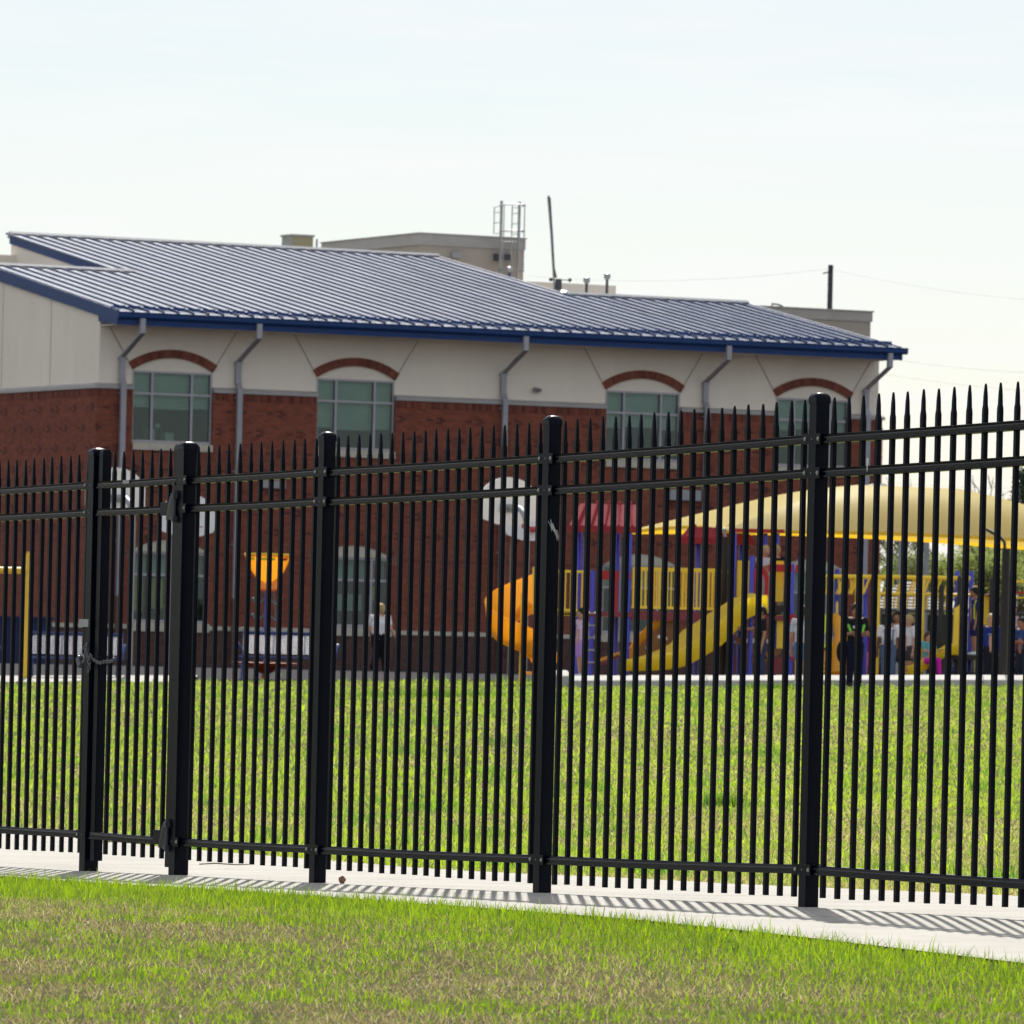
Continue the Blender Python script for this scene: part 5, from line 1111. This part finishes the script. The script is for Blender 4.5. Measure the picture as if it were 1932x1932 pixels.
def straps(t, H, V, dz):
    b = MB()
    for s in (-1, 1): b.tube([V(s * .05, .085, .56), V(s * .06, .075, .72), V(s * .06, .0, .845), V(s * .055, -.075, .72)], .012 * H, 6)
    b.box(V(-.075, .078, .50), V(.075, .092, .63)); b.build('overall_bib', cloth((.07, .11, .20)), t)
person(3468, 2637, 116.6, 1.22, R(180), 'girl in white shirt and denim overalls facing away beside a yellow post', (.62, .62, .68), (.07, .11, .20), 'dark', 'black', 'down', 'stand', .6, 1, 0, (.1, .1, .12), 1.12, extra=straps, z=ZB)
person(3503, 2637, 118.0, 1.28, R(-20), 'boy in pale pink shirt with dark hair left of the bent grey pole', (.68, .55, .58), (.03, .03, .06), 'tan', 'black', 'fold', 'stand', .6, .8, 0, z=ZB)
person(3548, 2637, 117.6, 1.22, R(-60), 'fair child in white shirt just right of the bent grey pole', (.66, .66, .72), (.05, .05, .06), 'light', 'blond', 'down', 'stand', .6, .6, 0, z=ZB)
person(3622, 2600, 117.2, 1.05, R(35), 'girl in magenta and teal sitting at the end of the small yellow slide', (.10, .35, .40), (.55, .02, .40), 'light', 'brown', 'reach', 'sit', .6, 1, .12, z=ZB + .12)
person(3805, 2551, 117.6, 1.22, R(-80), 'boy in navy and yellow sports kit standing on the brown deck', (.015, .025, .16), (.012, .02, .10), 'tan', 'black', 'down', 'stand', .7, .8, 0, (.62, .70, .70), 1.0, z=ZG + DT, stripe=(.62, .66, .05))
def chest(t, H, V, dz): b = MB(); b.box(V(-.05, -.083, .715), V(.06, -.077, .727)); b.build('chest_print', cloth((.5, .5, .6)), t)
person(3866, 2640, 116.4, 1.26, R(8), 'fair-haired boy in blue sweater facing the camera below the deck', (.018, .035, .20), (.012, .014, .025), 'light', 'blond', 'down', 'stand', 1.3, 1, 0, z=ZB, extra=chest)
person(3948, 2560, 118.6, 1.20, R(40), 'child in mauve shirt behind the right dark canopy post', (.40, .33, .38), (.20, .05, .08), 'light', 'brown', 'fold', 'stand', .6, .8, 0, z=ZG + DT - .28)
person(3990, 2640, 117.0, 1.22, R(-40), 'dark-haired boy in blue shirt with folded arms at the right picture edge', (.03, .07, .20), (.02, .025, .05), 'tan', 'black', 'fold', 'stand', .6, 1, 0, z=ZB)

# ------------------------------------------------------------------ trees beyond the schoolyard
def tree_mesh(seed, H, crown_r, leaves, leaf, bare=.0):
    r = random.Random(seed); tb = MB(); tips = []
    def grow(p, d, ln, rad, lev):
        pts = [p]; q = p.copy(); dd = d.copy()
        for i in range(4):
            dd = (dd + Vector((r.uniform(-.18, .18), r.uniform(-.18, .18), r.uniform(-.05, .14)))).normalized(); q = q + dd * ln / 4; pts.append(q.copy())
        tb.tube(pts, [rad * (1 - .12 * i) for i in range(5)], 7 if lev < 2 else 4)
        if lev >= 2: tips.extend(pts[1:])
        if lev < 4:
            for k in range(3 if lev else 4):
                a = r.uniform(0, 2 * math.pi); sp = r.uniform(.45, .95); nd = (dd + Vector((math.cos(a) * sp, math.sin(a) * sp, r.uniform(.0, .35)))).normalized()
                grow(pts[-1] if k else pts[3], nd, ln * r.uniform(.58, .80), rad * .52, lev + 1)
    grow(Vector((0, 0, -.3)), Vector((0, 0, 1)), H * .34, H * .024, 0)
    lb = MB()
    for i in range(leaves):
        c = r.choice(tips) + Vector((r.gauss(0, .22), r.gauss(0, .22), r.gauss(0, .18))) * crown_r
        u = Vector((r.gauss(0, 1), r.gauss(0, 1), r.gauss(0, 1))).normalized(); v = u.orthogonal().normalized(); s = leaf * r.uniform(.5, 1.3)
        lb.add([c - u * s, c + v * s * .55, c + u * s, c - v * s * .55], [(0, 1, 2, 3)])
    return tb.mesh('trunk', True), lb.mesh('crown')
TMS = [tree_mesh(3, 10, 1.5, 4200, .10), tree_mesh(8, 12, 1.8, 3600, .10), tree_mesh(14, 9, 1.4, 5200, .11)]
for i, (tm, cm) in enumerate(TMS): tm.materials.append(M['bark']); cm.materials.append(M['leaf'])
def tree(px, Y, k, sc_, label, rz=0, bare=False):
    x = at(px, 2400, Y).x; t = thing('deciduous_tree', label, 'tree', (x, Y, 0), rz, 'trees beyond the schoolyard'); sc_ *= .66; t.scale = (sc_ * 1.15, sc_ * 1.15, sc_)
    link('trunk', TMS[k][0], None, t)
    if not bare: link('crown', TMS[k][1], None, t)
tree(3520, 250, 0, .92, 'spring tree just right of the school corner, low under the canopy', 1)
tree(3690, 268, 1, 1.12, 'thin leafless tree behind the monkey bars with dark forked trunk', 2.2, True)
tree(3830, 255, 2, 1.02, 'pale leafed tree behind the right end of the shade canopy', 4)
tree(3990, 262, 0, 1.10, 'leafy tree at the right edge below the evergreen', 5.1)
tree(3610, 290, 2, .98, 'distant hazy tree between the two grey poles', 3.0)
tree(3770, 300, 0, 1.5, 'distant leafless tree whose twigs rise above the canopy', .4, True)
tree(3910, 310, 1, 1.3, 'farthest leafless tree behind the pale leafed one', 3.7, True); tree(3450, 305, 2, 1.45, 'leafless tree just right of the school corner', 1.7, True)
tree(3640, 258, 2, .95, 'bushy pale tree behind the straight grey pole', 5.5); tree(3900, 252, 0, .95, 'bushy pale tree behind the right canopy post', 2.7)
# evergreen
r = random.Random(77); lb = MB(); tb = MB(); tb.tube([(0, 0, -.3), (0, 0, 14.2)], [.25, .04], 8)
for i in range(46):
    z = 3 + i * .245; a0 = r.uniform(0, 6.28)
    for k in range(5):
        a = a0 + k * 1.256 + r.uniform(-.3, .3); ln = (15 - z) * .21 * r.uniform(.5, 1.15) + .25; e = Vector((math.cos(a) * ln, math.sin(a) * ln, z - .15 * ln)); s0 = Vector((0, 0, z + .15)); tb.tube([s0, e], [.03, .01], 4)
        for q in range(26):
            c = s0.lerp(e, r.uniform(.2, 1.05)) + Vector((r.gauss(0, .14), r.gauss(0, .14), r.gauss(0, .14))); u = Vector((r.gauss(0, 1), r.gauss(0, 1), r.gauss(0, .6))).normalized(); v = u.orthogonal().normalized(); s = r.uniform(.08, .2)
            lb.add([c - u * s, c + v * s * .4, c + u * s, c - v * s * .4], [(0, 1, 2, 3)])
x = at(3985, 2400, 285).x; t = thing('evergreen_tree', 'dark bluish evergreen rising above the canopy at the right edge', 'tree', (x, 285, 0)); tb.build('trunk', M['bark'], t); lb.build('crown', M['leafdark'], t); t.scale = (.62, .62, .62)

# ------------------------------------------------------------------ grass
def grass(name, P, hgt, wid, lean, col, label):
    """P (n,2) roots; one bent three-faced blade each, in one mesh"""
    n = len(P); a = RNG.uniform(0, 2 * np.pi, n); z = gz(P[:, 0], P[:, 1]) - .004
    dx, dy = np.cos(a), np.sin(a); b = RNG.uniform(0, 2 * np.pi, n); lx, ly = np.cos(b) * lean * hgt, np.sin(b) * lean * hgt
    top = hgt * np.sqrt(np.clip(1 - lean ** 2, .06, 1))
    V = np.zeros((n, 5, 3)); hw = wid / 2
    V[:, 0] = np.stack([P[:, 0] - dx * hw, P[:, 1] - dy * hw, z], 1); V[:, 1] = np.stack([P[:, 0] + dx * hw, P[:, 1] + dy * hw, z], 1)
    V[:, 2] = np.stack([P[:, 0] + lx * .38 + dx * hw * .8, P[:, 1] + ly * .38 + dy * hw * .8, z + top * .6], 1); V[:, 3] = np.stack([P[:, 0] + lx * .38 - dx * hw * .8, P[:, 1] + ly * .38 - dy * hw * .8, z + top * .6], 1)
    V[:, 4] = np.stack([P[:, 0] + lx, P[:, 1] + ly, z + top], 1)
    me = bpy.data.meshes.new(name); me.vertices.add(5 * n); me.vertices.foreach_set('co', V.reshape(-1))
    base = (np.arange(n) * 5)[:, None]; loops = np.concatenate([base + [0, 1, 2, 3], base + [3, 2, 4]], 1).reshape(-1)
    me.loops.add(7 * n); me.loops.foreach_set('vertex_index', loops.astype(np.int32))
    st_ = np.stack([np.arange(n) * 7, np.arange(n) * 7 + 4], 1).reshape(-1); me.polygons.add(2 * n); me.polygons.foreach_set('loop_start', st_.astype(np.int32))
    me.update(calc_edges=True)
    at_ = me.attributes.new('col', 'FLOAT_COLOR', 'POINT'); C = np.ones((n, 5, 4)); C[:, :, :3] = col[:, None, :]; at_.data.foreach_set('color', C.reshape(-1))
    me.materials.append(M['grass']); o = link(name, me, kind='stuff'); o['label'] = label; o['category'] = 'grass'
    return o
GREEN = np.array([.155, .24, .030]); LIME = np.array([.255, .36, .035]); DEEP = np.array([.045, .125, .020]); STRAW = np.array([.225, .20, .085]); PALE = np.array([.36, .315, .19])
def lerp(a, b, t): return a[None, :] * (1 - t[:, None]) + b[None, :] * t[:, None]
def blades(P, edge, near):
    x, y = P[:, 0], P[:, 1]; n = len(P)
    dry = fbm(x, y, .55 if near else .16, 40); fine = vnoise(x, y, 6 if near else 1.2, 50)
    pd = np.clip((dry + .25 * (fine - .5) - (.375 if near else .40)) / .16, 0, 1) * np.clip(1 - edge * 1.0, 0, 1)
    isdry = RNG.random(n) < ((.16 + .66 * pd) if near else (.46 + .38 * pd) * np.interp(y, [30, 60, 110], [1.10, .85, .55]))
    c = lerp(GREEN, LIME, RNG.random(n)); m = RNG.random(n) < .22; c[m] = lerp(GREEN, DEEP, RNG.random(n))[m]
    d = lerp(STRAW, PALE, RNG.random(n) ** 2) ; c[isdry] = d[isdry]; c *= (RNG.uniform(.75, 1.2, n) * (.80 + .42 * fbm(x, y, 1.6 if near else .30, 90)))[:, None]
    if not near: c = c * .98 + np.array([.36, .38, .10])[None, :] * .28
    return c, isdry, pd
# near lawn, from the sidewalk towards the camera
n = 520000; Y = RNG.uniform(15.5, 41, n); X = RNG.uniform(-1, 1, n) * (.08 * Y + 1.0); edge_x = np.polyval(CF, Y); dist = (edge_x - X) * abs(1 / math.hypot(1, CF[0]))
ok = dist > .03 + .05 * np.sin(X * 9 + Y * 2) * RNG.random(n); P = np.stack([X, Y], 1)[ok]; dist = dist[ok]
edge = np.clip(1.15 - dist / 2.0, 0, 1)
c, dry, pd = blades(P, edge, True); keep = RNG.random(len(P)) < np.where(dry, .9, (.22 + .5 * np.clip(1 - pd, 0, 1)) * (1 + .6 * edge)); P, c, dry, edge = P[keep], c[keep], dry[keep], edge[keep]; m = len(P)
h = np.where(dry, RNG.uniform(.012, .04, m), RNG.gamma(5, .0044, m) * (1 + .65 * edge)); ln = np.where(dry, RNG.uniform(.5, .95, m), RNG.uniform(.1, .75, m)); wd = np.where(dry, .0035, RNG.uniform(.0028, .0052, m))
grass('near_lawn', P, h, wd, ln, c, 'patchy green and straw-coloured lawn in front of the sidewalk')
# lawn behind the fence
n = 560000; u_ = RNG.random(n); Y = 1 / (1 / 30 + u_ * (1 / 126.5 - 1 / 30)); X = RNG.uniform(-1, 1, n) * (.083 * Y + 1.2)
keepd = RNG.random(n) < (.35 + .65 * np.clip(45 / Y, 0, 1)); X, Y = X[keepd], Y[keepd]
ok = (X > np.polyval(CB, Y) + .02) & ~((X > .8) & (Y > 114.1)) & ~((X < -6) & (Y > 124.2)); P = np.stack([X, Y], 1)[ok]
# weeds along the back edge of the sidewalk
c, dry, pd = blades(P, np.zeros(len(P)), False); m = len(P); far = np.clip((P[:, 1] - 30) / 90, 0, 1)
tuft = np.clip((vnoise(P[:, 0], P[:, 1], 2.3, 71) - .74) / .10, 0, 1) * ~dry; c = c * (1 - .42 * tuft[:, None] * np.array([1.2, .75, .6])[None, :])
h = np.where(dry, RNG.uniform(.015, .05, m), RNG.gamma(5, .0075, m) * (1 + 1.1 * tuft)); ln = np.where(dry, RNG.uniform(.5, .95, m), RNG.uniform(.1, .8, m)); wd = np.where(dry, .006, RNG.uniform(.005, .010, m)) * (1 + 2.2 * far)
grass('back_lawn', P, h * (1 + .25 * far), wd, ln, c, 'wide sunlit lawn between the fence and the playground')
# taller dark tufts
for px, py, rad, nn, hh, lab in ((1690, 2700, .9, 900, .16, 'taller dark grass clumps far out on the lawn'), (2830, 3155, .10, 260, .13, 'single dark grass tuft in the lawn between the two tall posts'), (3010, 2692, .35, 400, .14, 'bright tuft on the lawn just before the curb')):
    if py < 2750: gq = Vector((at(px, py, 100 if px < 2000 else 111).x, 100 if px < 2000 else 111))
    else: gq = on_ground(px, py)
    Pq = np.stack([gq.x + RNG.normal(0, rad, nn), gq.y + RNG.normal(0, rad * .6, nn)], 1); cc_ = lerp(DEEP, GREEN, RNG.random(nn)) 
    o = grass('grass_tuft', Pq, RNG.uniform(.5, 1.1, nn) * hh, RNG.uniform(.006, .012, nn), RNG.uniform(.1, .6, nn), cc_, lab);
